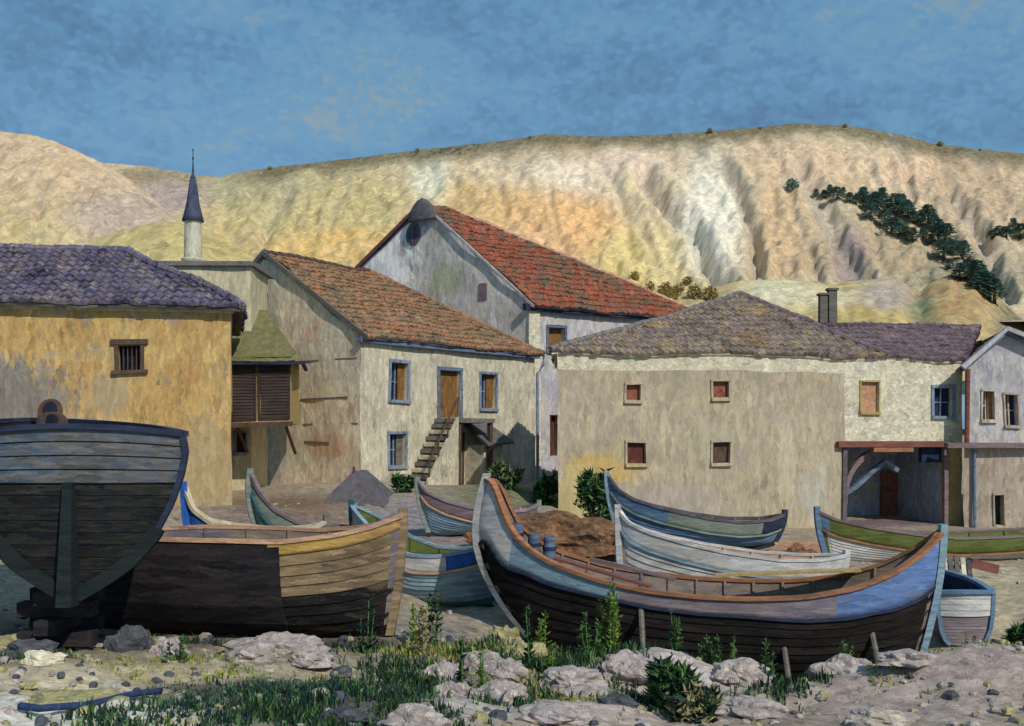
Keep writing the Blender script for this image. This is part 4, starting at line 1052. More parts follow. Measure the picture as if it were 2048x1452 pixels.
# transom boats -------------------------------------------------------------
def transom_boat(name, label, cx, Y0, halfw, z_keel, z_rim, depth, shift, mats, band, camber=.1, prof=None, cat='boat', extras=True):
    prof = prof or [(0, .05), (.08, .25), (.2, .5), (.37, .72), (.57, .87), (.75, .96), (.9, 1.0), (1, .97)]
    root = thing(name, label, cat, (cx, Y0, z_keel)); H = z_rim - z_keel
    pv = smooth_curve(prof, 101, 7)
    def st(f):  # half width factor, x shift, y, keel rise, along the boat
        wf = (1 + .06 * math.sin(math.pi * min(1, f * 1.3))) * (max(0, 1 - f ** 3.2)) ** .8
        return wf, shift * f, depth * f, .5 * H * f ** 3, .12 * H * f
    NV = 16; NS = 14
    def p(f, v, sd, off=0):
        wf, sx, sy, kr, sr = st(f); z0, z1 = kr, H + sr
        return Vector((sx + sd * (halfw * wf * pv(v) - off), sy, z0 + (z1 - z0) * v))
    vb = 1 - band / H
    mb = MB(); fs = [i / NS for i in range(NS + 1)]
    for sd in (-1, 1):
        for v0, v1, mi in ((0, vb, 0), (vb, 1, 1)):
            n = 10 if mi == 0 else 4
            mb.grid([[p(f, v0 + (v1 - v0) * i / n, sd) for f in fs] for i in range(n + 1)], mi)
        mb.grid([[p(f, .12 + .88 * i / 6, sd, .05) for f in fs] for i in range(7)], 2)
    mb.grid([[p(f, .12, sd, .05) for f in fs] for sd in (-1, 1)], 2)
    mb.build('hull', [mats[0], mats[1], mats[3]], root, None, 0, True)
    # transom as strakes of plank
    def tp(v, k, o=0):
        w_ = halfw * pv(v); x = k * w_
        return Vector((x, -.16 * (1 - k * k) * (.3 + .7 * v) - .02 - o, H * v + (camber * (1 - k * k) if v > .999 else camber * (1 - k * k) * max(0, (v - vb) / (1 - vb)))))
    K = [-1 + 2 * i / 16 for i in range(17)]
    mb = MB(); n = 9
    for i in range(n):
        v0, v1 = vb * i / n, vb * (i + 1) / n
        mb.grid([[tp(v0, k, -.012) for k in K], [tp(v0 + .004, k, .002) for k in K], [tp((v0 + v1) / 2, k, .0) for k in K], [tp(v1 - .006, k, .0) for k in K], [tp(v1, k, -.012) for k in K]], 0)
    tr = mb.build('transom', mats[0], root, None, 0, False)
    mb = MB()
    for i in range(4):
        v0, v1 = vb + (1 - vb) * i / 4, vb + (1 - vb) * (i + 1) / 4
        mb.grid([[tp(v0, k, -.012) for k in K], [tp(v0 + .006, k, .03) for k in K], [tp(v1 - .004, k, .022) for k in K], [tp(v1, k, -.012) for k in K]], 0)
    mb.grid([[tp(1, k, .02) for k in K], [tp(1, k, -.1) for k in K]])
    mb.build('bulwark', mats[1], root, None, 0, False)
    mb = MB(); mb.sweep([tp(1, k, .01) + Vector((0, 0, .02)) for k in K], [(-.06, -.035), (.06, -.035), (.06, .035), (-.06, .035)])
    for sd in (-1, 1):
        mb.sweep([p(f, 1, sd) + Vector((0, 0, .02)) for f in fs], [(-.06, -.035), (.06, -.035), (.06, .035), (-.06, .035)])
    mb.build('gunwale', mats[2], root)
    # edge trim round the transom
    for sd in (-1, 1):
        mb = MB(); mb.sweep([tp(v, sd, .03) for v in [.02 + .98 * i / 20 for i in range(21)]], [(-.035, -.035), (.035, -.035), (.035, .035), (-.035, .035)], up=Vector((0, 1, 0)))
        mb.build('edge_trim', mats[2], root)
    if extras:
        mb = MB(); mb.hexa([(-.1, -.35, -.12), (.1, -.35, -.12), (.1, .05, -.12), (-.1, .05, -.12)], [(-.06, -.24, H * vb + .02), (.06, -.24, H * vb + .02), (.06, -.1, H * vb + .02), (-.06, -.1, H * vb + .02)])
        mb.build('stern_post', MT['green_black'], root)
        for sd in (-1, 1):   # heavy lower wale curving up from the keel
            mb = MB(); mb.sweep([tp(v, sd * 1.0, .07) + Vector((0, 0, .0)) for v in [.0 + .42 * i / 14 for i in range(15)]], [(-.09, -.05), (.09, -.05), (.09, .05), (-.09, .05)], up=Vector((0, 1, 0)))
            mb.build('lower_wale', MT['green_black'], root)
        mb = MB(); pr = []   # rounded rudder head
        cxh = U(97) * Y0 - cx
        pts = [(cxh + .17 * math.cos(t), H + camber + .05 + .16 * math.sin(t)) for t in [math.pi * k / 10 for k in range(11)]]
        pts = [(cxh + .24, H + .02)] + pts + [(cxh - .26, H + .02)]
        mb.hexa([(x, .02, z) for x, z in pts], [(x, .2, z) for x, z in pts]); mb.build('rudder_head', MT['brown_wood'], root)
        mb = MB(); mb.tube([(cxh + .04, .0, H + camber + .1), (cxh + .04, .05, H + camber + .1)], .08, 10); mb.build('rudder_pin', MT['dark'], root)
    return root
cx1 = U(150) * 13.0
transom_boat('derelict_boat', 'huge dark hulk seen stern-on with worn blue-grey bulwark, far left foreground', cx1, 13.0, 1.46, EYE - 2.13, EYE - .07, 5.5, -3.2,
             [MT['hulk_dark'], MT['hulk_blue'], MT['navy'], MT['tar_brown']], .62)
transom_boat('dinghy', 'small dinghy with blue rim and pale lilac transom beyond right end of black-bottomed boat', U(1928) * 18.6, 18.6, .52, EYE - 4.0, EYE - 3.03, 2.2, .3,
             [MT['lilac_strake'], MT['white_boat'], MT['sea_blue'], MT['navy']], .42, camber=.03, prof=[(0, .5), (.1, .72), (.3, .88), (.6, .96), (1, 1.0)], extras=False)
# timber blocks under the hulk
for i, (dx, dy, h_) in enumerate(((-.15, .5, .9), (.1, 1.8, .9))):
    x, y = cx1 + dx - (.3 if i == 0 else 1.0), 13 + dy; zg = G(x, y)
    root = thing('timber_block', ('nearer' if i == 0 else 'farther') + ' stack of dark timber blocks holding up the hulk', 'timber blocks', (x, y, zg))
    ztop = EYE - 2.13 + (.02 if i == 0 else .03) - zg
    n = max(2, int(ztop / .22) + 1)
    for k in range(n):
        z0 = -.1 + (ztop + .1) * k / n; z1 = -.1 + (ztop + .1) * (k + 1) / n - .01; mb = MB()
        if k % 2: mb.box((-.5, -.12, z0), (.5, .12, z1))
        else: mb.box((-.14, -.4, z0), (.14, .4, z1))
        mb.build('beam', MT['tar_brown'], root)

# props under the black-bottomed boat
for i, px in enumerate((1290, 1585, 1770)):
    t_y = 16.9; x = U(px) * t_y; zg = G(x, t_y)
    mb = MB(); mb.tube([(0, 0, -.1), (.05, .95, 1.15)], .05, 7)
    o = mb.build('wooden_prop', MT['grey_wood'], None); o.location = (x, t_y, zg)
    tag(o, ('slanting grey prop leaning on the black hull, nearest its tall prow', 'slanting grey prop leaning on the black hull, middle one of three', 'slanting grey prop leaning on the black hull, nearest its blue end')[i], 'prop', 'props shoring the black hull')

# things lying in and around the boats
def barrel(px, Y, zb, h, r, label):
    root = thing('barrel', label, 'barrel', (U(px) * Y, Y, zb), 0, 'blue-grey barrels standing in the black-bottomed boat')
    mb = MB(); n = 18
    pr = [(r * .82, 0), (r * .95, h * .2), (r, h * .5), (r * .95, h * .8), (r * .82, h), (r * .72, h), (r * .7, h - .05), (0.01, h - .05)]
    mb.grid([[(q * math.cos(2*math.pi*k/n) * (1 + .015 * (k % 2)), q * math.sin(2*math.pi*k/n) * (1 + .015 * (k % 2)), z) for k in range(n)] for q, z in pr], closed=True)
    mb.build('staves', MT['blue_grey'], root)
    for f in (.16, .82):
        mb = MB(); rr = r * (.95 if f < .5 else .96)
        mb.grid([[((rr + o) * math.cos(2*math.pi*k/n), (rr + o) * math.sin(2*math.pi*k/n), h * f + dz) for k in range(n)] for o, dz in ((0, -.03), (.014, -.03), (.014, .03), (0, .03))], closed=True)
        mb.build('hoop', MT['navy'], root)
def interior_z(px, Y): return EYE - 4.0
barrel(1034, 19.35, EYE - 2.95, 1.15, .13, 'tallest blue-grey barrel, nearest the white prow')
barrel(1068, 19.3, EYE - 3.15, 1.15, .13, 'middle blue-grey barrel of the three in the boat')
barrel(1099, 19.2, EYE - 3.25, 1.2, .13, 'blue-grey barrel farthest from the white prow')
def plank_obj(name, label, cat, a, b, w_, th, mat, blade=None):
    a = Vector(a); b = Vector(b); c = (a + b) / 2
    root = thing(name, label, cat, c)
    mb = MB(); mb.sweep([a - c, b - c], [(-w_, -th), (w_, -th), (w_, th), (-w_, th)]); mb.build('shaft' if blade else 'board', mat, root)
    if blade:
        d = (b - a).normalized(); mb = MB(); mb.sweep([b - c - d * .75, b - c - d * .6, b - c], [(-blade, -.015), (blade, -.015), (blade, .015), (-blade, .015)]); mb.build('blade', mat, root)
    return root
plank_obj('oar', 'dark mauve oar lying across the inside of the black-bottomed boat', 'oar', P(1180, 1118, 18.9), P(1350, 1158, 18.3), .035, .035, MT['mauve_wood'], .09)
plank_obj('plank', 'reddish plank lying inside the black-bottomed boat along its near side', 'plank', P(1110, 1116, 18.7), P(1300, 1172, 18.0), .1, .02, MT['red_beam'])
plank_obj('plank', 'pale plank lying along the inside of the black-bottomed boat towards its blue end', 'plank', P(1430, 1150, 19.0), P(1720, 1140, 18.6), .14, .02, MT['ochre_post'])

def blob(name, label, cat, c, size, mat, seed=0, amp=.25, flat=0.0, group=None, kind=None, sharp=1.0, res=24, freq=1.3):
    mb = MB(); rows = []
    for i in range(res // 2 + 1):
        ph = math.pi * i / (res // 2)
        row = []
        for k in range(res):
            th = 2 * math.pi * k / res
            v = Vector((math.sin(ph) * math.cos(th), math.sin(ph) * math.sin(th), math.cos(ph)))
            n = noise.fractal(v * freq + Vector((seed * 3.1, seed, 0)), 1, 2, 3)
            if sharp != 1: n = math.copysign(abs(n) ** sharp, n)
            q = v * (1 + amp * n)
            row.append((q.x * size[0], q.y * size[1], max(q.z, -.35) * size[2]))
        rows.append(row)
    mb.grid(rows, closed=True)
    o = mb.build(name, mat, None, None, 0, False); o.location = c
    tag(o, label, cat, group, kind)
    return o
def gpos(px, Y, dz=0): x = U(px) * Y; return Vector((x, Y, G(x, Y) + dz))
blob('net_heap', 'long heap of rust-red fishing nets behind the white-prowed boat', 'fishing nets', gpos(1110, 24.6, .0), (1.9, 1.0, .66), MT['net_rust'], 3, .35, freq=2.6, res=48)
blob('net_heap', 'small heap of orange-brown nets between the sea-blue boat and the green boat', 'fishing nets', gpos(1600, 24.0, .05), (.55, .5, .55), MT['net_rust'], 5, .4, freq=2.6, res=36)
# grey pitched canvas
def canvas_tent():
    c = gpos(714, 31.0); root = thing('canvas_cover', 'pitched grey canvas cover standing before the stair house', 'canvas cover', c)
    z = ZZ(940, 31) - c.z; mb = MB()
    A, B, C_, D = Vector((-1.05, -.7, -.1)), Vector((.95, -.9, -.1)), Vector((1.2, 1.6, -.1)), Vector((-.9, 1.6, -.1)); t0 = Vector((-.05, -.3, z)); t1 = Vector((.1, 1.5, z * .95))
    for q in ([A, B, t0, t0], [B, C_, t1, t0], [C_, D, t1, t1], [D, A, t0, t1]):
        rows = []
        for i in range(7):
            f = i / 6; l = q[0].lerp(q[3], f); r = q[1].lerp(q[2], f)
            rows.append([l.lerp(r, k / 6) + Vector((0, 0, .05 * noise.noise(l.lerp(r, k/6) * 2))) for k in range(7)])
        mb.grid(rows)
    mb.build('canvas', MT['canvas_grey'], root)
    mb = MB(); mb.tube([t0 + Vector((0, -.02, -z - .1)), t0 + Vector((0, -.02, .12))], .04, 6); mb.build('pole', MT['brown_wood'], root)
canvas_tent()

# trestle with grey boards at the right
def trestle():
    Y = 21.6; c = gpos(1912, Y); root = thing('board_stack', 'grey upright boards leaning on a trestle beyond the blue boat end', 'boards', c)
    zt = ZZ(1112, Y) - c.z
    for k, dx in enumerate((-.32, -.2, -.07, .06, .2, .33)):
        mb = MB(); h = zt - .05 * (k % 3); mb.hexa([(dx - .05, -.05, -.05), (dx + .05, -.05, -.05), (dx + .05, -.01, -.05), (dx - .05, -.01, -.05)], [(dx - .05, .12, h), (dx + .05, .12, h), (dx + .05, .16, h), (dx - .05, .16, h)])
        mb.build('board', (MT['grey_wood'], MT['whitewash'], MT['canvas_grey'])[k % 3], root)
    mb = MB(); mb.box((-.4, .17, zt * .6), (.4, .23, zt * .6 + .08)); mb.build('cross_bar', MT['brown_wood'], root)
    for dx in (-.36, .36):
        mb = MB(); mb.tube([(dx, .2, zt * .65), (dx, .7, -.05)], .035, 6); mb.build('leg', MT['brown_wood'], root)
trestle()
plank_obj('plank', 'short red-brown plank propped beside the grey boards', 'plank', P(1938, 1125, 22.2), P(1992, 1138, 22.2), .13, .1, MT['red_beam'])
x_, y_ = U(1968) * 22.2, 22.2
blob('rock', 'dark brown rock beneath the grey boards', 'rock', gpos(1900, 20.9, .05), (.3, .25, .22), MT['rough_bottom'], 8)

# rocks in the foreground
rocks = [(1255, 13.9, (.42,.3,.24), 'rock', 'large pale lilac boulder at the left shoulder of the lilac mound'), (1480, 14.0, (.4,.3,.2), 'rock', 'pale lilac boulder at the edge of the dark hollow'),
    (1690, 13.9, (.5,.3,.24), 'rock', 'pinkish boulder on the left end of the pink mound'), (1820, 13.2, (.4,.3,.12), 'rock', 'flat pinkish boulder on top of the pink mound'), (1500, 11.6, (.4,.3,.13), 'rock', 'flat pink stone at the bottom edge right of the dark bush'),
    (1760, 11.4, (.4,.28,.1), 'rock', 'low pink stone at the bottom edge on the right'), (1010, 13.2, (.3,.24,.18), 'rock', 'angular pale rock right of the dry yellowish weed'),
    (505, 13.2, (.32,.22,.14), 'rock', 'second pinkish boulder left of the lilac-grey one'), (1145, 13.0, (.42,.3,.2), 'rock', 'pale pink boulder left of the bright green weed'), (960, 13.6, (.36,.26,.2), 'rock', 'pale boulder left of the dark blue-green weed'), (830, 10.2, (.34,.24,.16), 'rock', 'bluish white boulder at the bottom edge left of centre'), (1110, 11.0, (.42,.3,.14), 'rock', 'broad pinkish stone at the bottom edge in the centre'), (83, 12.1, (.24,.16,.12), 'whitewash', 'small white block of stone at the left edge, near the hulk'), (558, 14.0, (.6,.35,.24), 'rock', 'lilac-grey boulder under the brown boat'),
    (255, 13.6, (.28,.22,.27), 'rock_dark', 'blue-grey rock in the shadow under the hulk'), (340, 13.4, (.24,.2,.17), 'rock', 'pale rock lying below the dark plating of the brown boat'),
    (1010, 15.8, (.26,.2,.28), 'rock_yellow', 'yellowish upright rock before the tall white prow'), (1050, 14.9, (.35,.25,.18), 'rock_yellow', 'flat yellow-grey rock between weeds, below the white prow'),
    (620, 13.1, (.3,.2,.12), 'rock', 'low pinkish rock right of the lilac boulder'), (880, 13.0, (.22,.2,.16), 'rock', 'small lilac rock among dark weeds in bottom centre'),
    (1000, 11.9, (.3,.25,.15), 'rock', 'rounded pale rock in the bottom centre foreground'), (905, 11.9, (.2,.2,.14), 'rock', 'bluish white stone beside the dark weeds in bottom centre'),
    (690, 10.4, (.3,.2,.1), 'rock_dark', 'flat dark stone at the bottom edge among grass'), 
    (2000, 15.0, (.3,.3,.28), 'rock_dark', 'dark rock at the right edge beyond the pink mound'), (20, 13.4, (.45,.3,.16), 'rock_yellow', 'flat yellowish rock at the left edge under the hulk'),
    (60, 12.9, (.3,.25,.16), 'rock_dark', 'greyish rock behind the small white block'), (1180, 12.4, (.35,.25,.12), 'rock', 'pinkish flat rock in front of the bright green weed'),
    (1235, 11.6, (.22,.2,.1), 'rock_dark', 'small grey stone beside the dark bush in the right foreground'), (150, 10.1, (.5,.3,.08), 'rock_yellow', 'broad flat pale slab on the sandy path at bottom left')]
for i, (px, Y, s_, mm, lab) in enumerate(rocks):
    blob('rock', lab, 'rock', gpos(px, Y, s_[2] * .25), s_, MT[mm], i + 11, .42, res=34, freq=1.7)
# pebbles: uncountable small stones
mb = MB(); rnd = random.Random(5)
for _ in range(1500):
    Y = rnd.uniform(8.6, 17) if rnd.random() < .85 else rnd.uniform(17, 30); px = rnd.uniform(-60, 2110); x = U(px) * Y; z = G(x, Y)
    r = rnd.uniform(.02, .08) * (1 if rnd.random() < .9 else 1.7); o = len(mb.v); m = rnd.randrange(3)
    a0 = rnd.uniform(0, 6)
    for (rr, zz) in ((1, -.3), (.95, .25), (.5, .6)):
        for k in range(5):
            t = a0 + 2 * math.pi * k / 5 + rnd.uniform(-.2, .2); q = r * rr * rnd.uniform(.8, 1.2); mb.v.append((x + q * math.cos(t), Y + q * math.sin(t), z + r * zz))
    for l in range(2):
        for k in range(5):
            mb.f.append([o + l*5 + k, o + l*5 + (k+1) % 5, o + (l+1)*5 + (k+1) % 5, o + (l+1)*5 + k]); mb.m.append(m)
    mb.f.append([o + 10 + k for k in range(5)]); mb.m.append(m)
st = mb.build('stones', [MT['rock'], MT['rock_yellow'], MT['rock_dark']], None, None, 0, False, weld=False)
tag(st, 'small loose stones scattered over the foreshore', 'stones', None, 'stuff')

# raised dark-blue strip, painted shadow line on the sand
pts = [gpos(px, Y, .03) for px, Y in ((40, 9.35), (80, 9.25), (125, 9.4), (170, 9.6), (220, 10.0), (270, 10.5), (330, 11.0))]
mb = MB(); fine = []
for a, b in zip(pts[:-1], pts[1:]):
    for k in range(6):
        p = a.lerp(b, k / 6); p.z = G(p.x, p.y) + .05; fine.append(p)
c = fine[0].copy(); mb.tube([p - c for p in fine], .035, 7)
o = mb.build('shadow_line', MT['shadow_line'], None, None, 0, True); o.location = c; tag(o, 'dark blue strip painted as a shadow line on the sand at bottom left', 'shadow_line')

# ------------------------------------------------------------------ plants
def blades(mb, cx, cy, n, h, spread, wd, rnd, lean=.35, nm=1, ground=True):
    for _ in range(n):
        a = rnd.uniform(0, 6.283); r = spread * math.sqrt(rnd.random()); x = cx + r * math.cos(a); y = cy + r * math.sin(a)
        z = (G(x, y) if ground else 0) - .03
        hh = h * rnd.uniform(.45, 1.1) * (1 - .5 * r / max(spread, .01)); la = rnd.uniform(0, 6.283); ln = lean * hh * rnd.random()
        wx = wd * rnd.uniform(.6, 1.4); ang = rnd.uniform(0, 3.14); dx, dy = wx * math.cos(ang), wx * math.sin(ang)
        m = rnd.randrange(nm); p1 = (x + math.cos(la) * ln * .3, y + math.sin(la) * ln * .3, z + hh * .6); p2 = (x + math.cos(la) * ln, y + math.sin(la) * ln, z + hh)
        o = len(mb.v)
        mb.v += [(x - dx, y - dy, z), (x + dx, y + dy, z), (p1[0] + dx * .9, p1[1] + dy * .9, p1[2]), (p1[0] - dx * .9, p1[1] - dy * .9, p1[2]), p2]
        mb.f += [[o, o+1, o+2, o+3], [o+3, o+2, o+4]]; mb.m += [m, m]

def weed(px, Y, h, wd, mat, label, cat='weed', name='tall_weed', seed=0, group=None, dz=0):
    rnd = random.Random(seed * 13 + int(px)); c = gpos(px, Y, dz)
    root = thing(name, label, cat, c, 0, group)
    stems = max(2, int(wd / .07)); mb = MB(); lf = MB()
    for i in range(stems):
        bx, by = rnd.uniform(-wd, wd) * .45, rnd.uniform(-wd, wd) * .3
        hh = h * (1 - .55 * abs(bx) / (wd * .5 + .01) * rnd.uniform(.5, 1)); tx = bx * rnd.uniform(1.0, 1.7); ty = by * 1.3
        mb.tube([(bx * .4, by * .4, -.05), (bx, by, hh * .5), (tx, ty, hh)], [.014, .011, .005], 5)
        n = int(38 * hh / .8) + 10
        for k in range(n):
            f = rnd.random() ** .8; z = hh * (.05 + .97 * f); sx = bx + (tx - bx) * f; r = wd * .36 * (1 - f * .75) * rnd.uniform(.3, 1)
            a = rnd.uniform(0, 6.283); ll = rnd.uniform(.05, .11) * (1.2 - .5 * f); lw = ll * .34
            d = Vector((math.cos(a), math.sin(a), rnd.uniform(.3, 1.3))).normalized(); s_ = Vector((-math.sin(a), math.cos(a), 0))
            p = Vector((sx + math.cos(a) * r * .5, by + math.sin(a) * r * .5, z - .05))
            lf.face([p, p + d * ll * .5 + s_ * lw, p + d * ll, p + d * ll * .5 - s_ * lw])
    mb.build('stem', MT['mid_leaf'] if mat != 'dry_leaf' else MT['dry_leaf'], root)
    lf.build('foliage', MT[mat], root, weld=False)
    return root
weeds = [(1222, 15.2, 1.15, .42, 'bright_leaf', 'tallest bright yellow-green weed in front of the black hull'),
    (1180, 15.0, .75, .3, 'mid_leaf', 'shorter green weed just left of the bright yellow-green one'),
    (1345, 15.9, 1.0, .34, 'mid_leaf', 'mid-green tall weed against the middle of the black hull'),
    (1415, 15.2, .62, .24, 'mid_leaf', 'small green weed right of the lilac mound top'), (1450, 15.0, .78, .28, 'mid_leaf', 'grey-green weed beside the dark hollow under the black hull'),
    (1530, 13.9, .75, .2, 'mid_leaf', 'narrow green weed standing in the dark hollow'),
    (1690, 15.2, 1.15, .42, 'mid_leaf', 'tall broad weed in front of the blue end of the black-bottomed boat'), (1665, 15.0, .8, .26, 'dark_leaf', 'dark weed at the left foot of the tall broad one'),
    (1780, 15.2, .8, .22, 'dark_leaf', 'thin dark weed before the right end of the black hull'),
    (868, 15.6, .95, .28, 'dark_leaf', 'dark teal weed standing before the pale blue striped hull'), (832, 15.6, .75, .22, 'bright_leaf', 'yellow-green weed right of the brown boat stem'),
    (848, 14.4, .8, .3, 'dry_leaf', 'dry yellowish weed below the striped hull'),
    (925, 11.9, .75, .13, 'dark_leaf', 'narrow dark weed in the bottom centre foreground'), (968, 12.3, .6, .18, 'bright_leaf', 'olive green weed right of the narrow dark weed'),
    (1062, 13.6, .95, .22, 'dark_leaf', 'dark blue-green weed below the white prow'), (1090, 15.0, .75, .26, 'bright_leaf', 'yellowish weed under the curved black bow'),
    (735, 14.3, .8, .26, 'dark_leaf', 'dark weed at the foot of the brown boat bow'), (1105, 13.4, .4, .2, 'bright_leaf', 'low yellow-green tuft on the pink sand in centre foreground'),
    (1880, 14.9, .6, .5, 'dark_leaf', 'dark low weed below the dinghy'), (1985, 15.3, .75, .5, 'dark_leaf', 'dark spreading weed at right edge beyond the pink mound'),
    (1940, 17.2, .9, .28, 'mid_leaf', 'green weed growing beside the small dinghy'), (352, 13.0, .4, .22, 'mid_leaf', 'small green weed beside the pale rock in front of the brown boat')]
for i, a in enumerate(weeds): weed(*a, seed=i)
def bush(px, Y, sx, sz, mats, label, seed, n=900, cat='bush', name='bush', group=None, leaf=.09, dz=0):
    rnd = random.Random(seed); c = gpos(px, Y, dz); root = thing(name, label, cat, c, 0, group)
    mb = MB(); tr = MB()
    lumps = [(rnd.uniform(-.6, .6) * sx, rnd.uniform(-.4, .4) * sx, rnd.uniform(.25, .8) * sz, rnd.uniform(.3, .5)) for _ in range(7)]
    for lx, ly, lz, lr in lumps: tr.tube([(lx * .2, ly * .2, -.05), (lx, ly, lz)], [.03, .01], 5)
    for k in range(n):
        lx, ly, lz, lr = lumps[k % 7]; v = Vector([rnd.gauss(0, 1) for _ in range(3)]).normalized() * rnd.random() ** .4
        p = Vector((lx + v.x * lr * sx, ly + v.y * lr * sx, max(0.02, lz + v.z * lr * sz)))
        d = Vector([rnd.gauss(0, 1) for _ in range(2)] + [rnd.uniform(0, 1.6)]).normalized(); s_ = d.cross(Vector([rnd.gauss(0, 1) for _ in range(3)])).normalized(); ll = leaf * rnd.uniform(.6, 1.5)
        mb.face([p - s_ * ll * .3, p + s_ * ll * .3, p + d * ll * 1.4], rnd.randrange(len(mats)))
    tr.build('branches', MT['trunk'], root); mb.build('foliage', [MT[m] for m in mats], root, weld=False)
bush(1345, 11.6, .36, .5, ['dark_leaf', 'mid_leaf'], 'dark green bush in the right foreground beside the lilac mound', 3, 1500)
bush(1320, 13.0, .16, .5, ['dark_leaf'], 'small dark upright bush on the side of the lilac mound', 4, 500)
bush(1392, 11.2, .3, .3, ['dark_leaf', 'dry_leaf'], 'low dark bush at the bottom edge in the right foreground', 5, 900)
bush(1195, 31.0, .65, 1.5, ['dark_leaf', 'mid_leaf'], 'green bush at the corner of the long house behind the white boat', 6, 1200, leaf=.16)
bush(1232, 31.4, .5, .8, ['dark_leaf', 'mid_leaf'], 'lower dark bush just left of the sea-blue prow', 16, 900, leaf=.16)
bush(1095, 34.5, .55, 1.1, ['dark_leaf', 'mid_leaf'], 'bush against the corner between tall house and long house', 7, 900, leaf=.16)
bush(1020, 35.5, .8, .8, ['dark_leaf', 'mid_leaf', 'dry_leaf'], 'wide low bush under the stair house lower window', 8, 1300, leaf=.16)
bush(812, 33.0, .5, .55, ['dark_leaf', 'mid_leaf'], 'small dark bush at the foot of the stone stair', 9, 700, leaf=.13)
bush(2030, 17.5, .35, .7, ['dark_leaf', 'mid_leaf'], 'dark bush at the right edge beyond the dinghy', 10, 900, leaf=.1)

# grass and low weeds: uncountable
mb = MB(); rnd = random.Random(77)
patches = [(440,9.9,160,.8,420,.16),(600,10.1,120,.7,420,.22),(560,11.5,110,.5,380,.2),(690,11.9,60,.5,240,.24),(420,11.3,120,.4,220,.14),(820,13.0,110,1.0,380,.24),(800,11.2,70,.7,300,.24),(740,10.2,90,.7,200,.18),(880,10.4,60,.6,160,.16),(1060,14.4,160,1.2,500,.3),
           (560,15.0,300,.5,300,.25),(1300,15.6,300,.6,400,.3),(1700,15.0,180,.5,400,.35),(1900,15.0,140,.5,350,.3),(1000,12.2,100,.8,250,.25),(60,13.0,120,.9,200,.15),(250,9.3,110,.5,300,.2),(1320,12.3,120,.6,250,.25),(1180,14.0,120,.9,250,.25),(1550,13.3,110,.5,150,.25)]
for px, Y, sx, sy, n, h in patches:
    for _ in range(n):
        q = px + rnd.gauss(0, .5) * sx; yy = Y + rnd.gauss(0, .5) * sy
        if yy < 8.2: continue
        blades(mb, U(q) * yy, yy, 3, h, .06, .012, rnd, .5, 3)
g1 = mb.build('grass', [MT['dark_leaf'], MT['mid_leaf'], MT['dark_leaf']], None, weld=False)
tag(g1, 'dark green grass and low weeds growing in the foreground', 'grass', None, 'stuff')
mb = MB()
for px, Y, sx, sy, n, h in ((450,12.6,260,.6,350,.12),(1130,12.6,200,1.2,350,.16),(1050,15.3,150,.6,260,.2),(1430,12.0,200,.8,200,.14),(860,14.6,120,.8,260,.24),(300,13.2,200,.4,200,.14),(1900,13.0,300,.8,120,.1)):
    for _ in range(n):
        q = px + rnd.gauss(0, .5) * sx; yy = Y + rnd.gauss(0, .5) * sy
        blades(mb, U(q) * yy, yy, 3, h, .07, .012, rnd, .6, 2)
g2 = mb.build('dry_grass', [MT['dry_leaf'], MT['bright_leaf']], None, weld=False)
tag(g2, 'dry yellow grass tufts growing in the foreground', 'grass', None, 'stuff')

# ------------------------------------------------------------------ pines on the far slope
def pine_source():
    root = thing('pine_tree', 'x', 'pine tree', (0, 0, 0)); rnd = random.Random(9)
    mb = MB(); mb.tube([(0, 0, -1), (0.05, 0, 1.6), (0, 0, 3.6)], [.16, .12, .04], 6); mb.build('trunk', MT['trunk'], root)
    mb = MB()
    for k in range(420):
        f = rnd.random(); z = .7 + 3.6 * f; r = 1.05 * (1 - f) ** .7 * rnd.uniform(.3, 1) + .05; a = rnd.uniform(0, 6.283)
        p = Vector((r * math.cos(a), r * math.sin(a), z)); d = Vector((math.cos(a), math.sin(a), rnd.uniform(-.5, .6))).normalized(); s_ = Vector((-math.sin(a), math.cos(a), rnd.uniform(-.3, .3))); l = rnd.uniform(.25, .5)
        mb.face([p - s_ * l * .45, p + s_ * l * .45, p + d * l])
    mb.build('crown', MT['pine_leaf'], root, weld=False)
    return root
psrc = pine_source(); used = False
# locate the slope: march along a ray to the main hill
deps = bpy.context.evaluated_depsgraph_get()
bpy.context.view_layer.update()
from mathutils.bvhtree import BVHTree
hobs = [o for o in scene.objects if o.name.startswith('hills')]
trees = []
for o in hobs: trees.append(BVHTree.FromPolygons([v.co for v in o.data.vertices], [tuple(p.vertices) for p in o.data.polygons]))
def on_hill(px, py):
    best = None
    d = (P(px, py, 1) - Vector((0, 0, EYE))).normalized()
    for t in trees:
        h = t.ray_cast(Vector((0, 0, EYE)), d)
        if h[0] is not None and (best is None or h[3] < best[1]): best = (h[0], h[3])
    return best[0] if best else None
line = [(1632,385),(1648,388),(1660,382),(1674,392),(1686,388),(1700,396),(1712,402),(1726,400),(1740,408),(1752,412),(1764,408),(1778,418),(1790,424),(1802,422),(1816,432),(1828,440),(1842,438),(1856,446),(1868,452),(1880,450),
    (1770,446),(1784,458),(1798,466),(1812,472),(1740,432),(1826,476),(1846,470),(1862,480),(1878,474),(1892,486),(1902,500),(1914,496),(1926,512),(1936,528),(1944,545),(1954,560),(1966,578),(1978,592),(1990,600),(1900,530),(1920,552),(1886,512),
    (1984,470),(1998,462),(2012,468),(2026,462),(2040,470)]
GRP = 'pines growing on the cliff face'
rnd = random.Random(31)
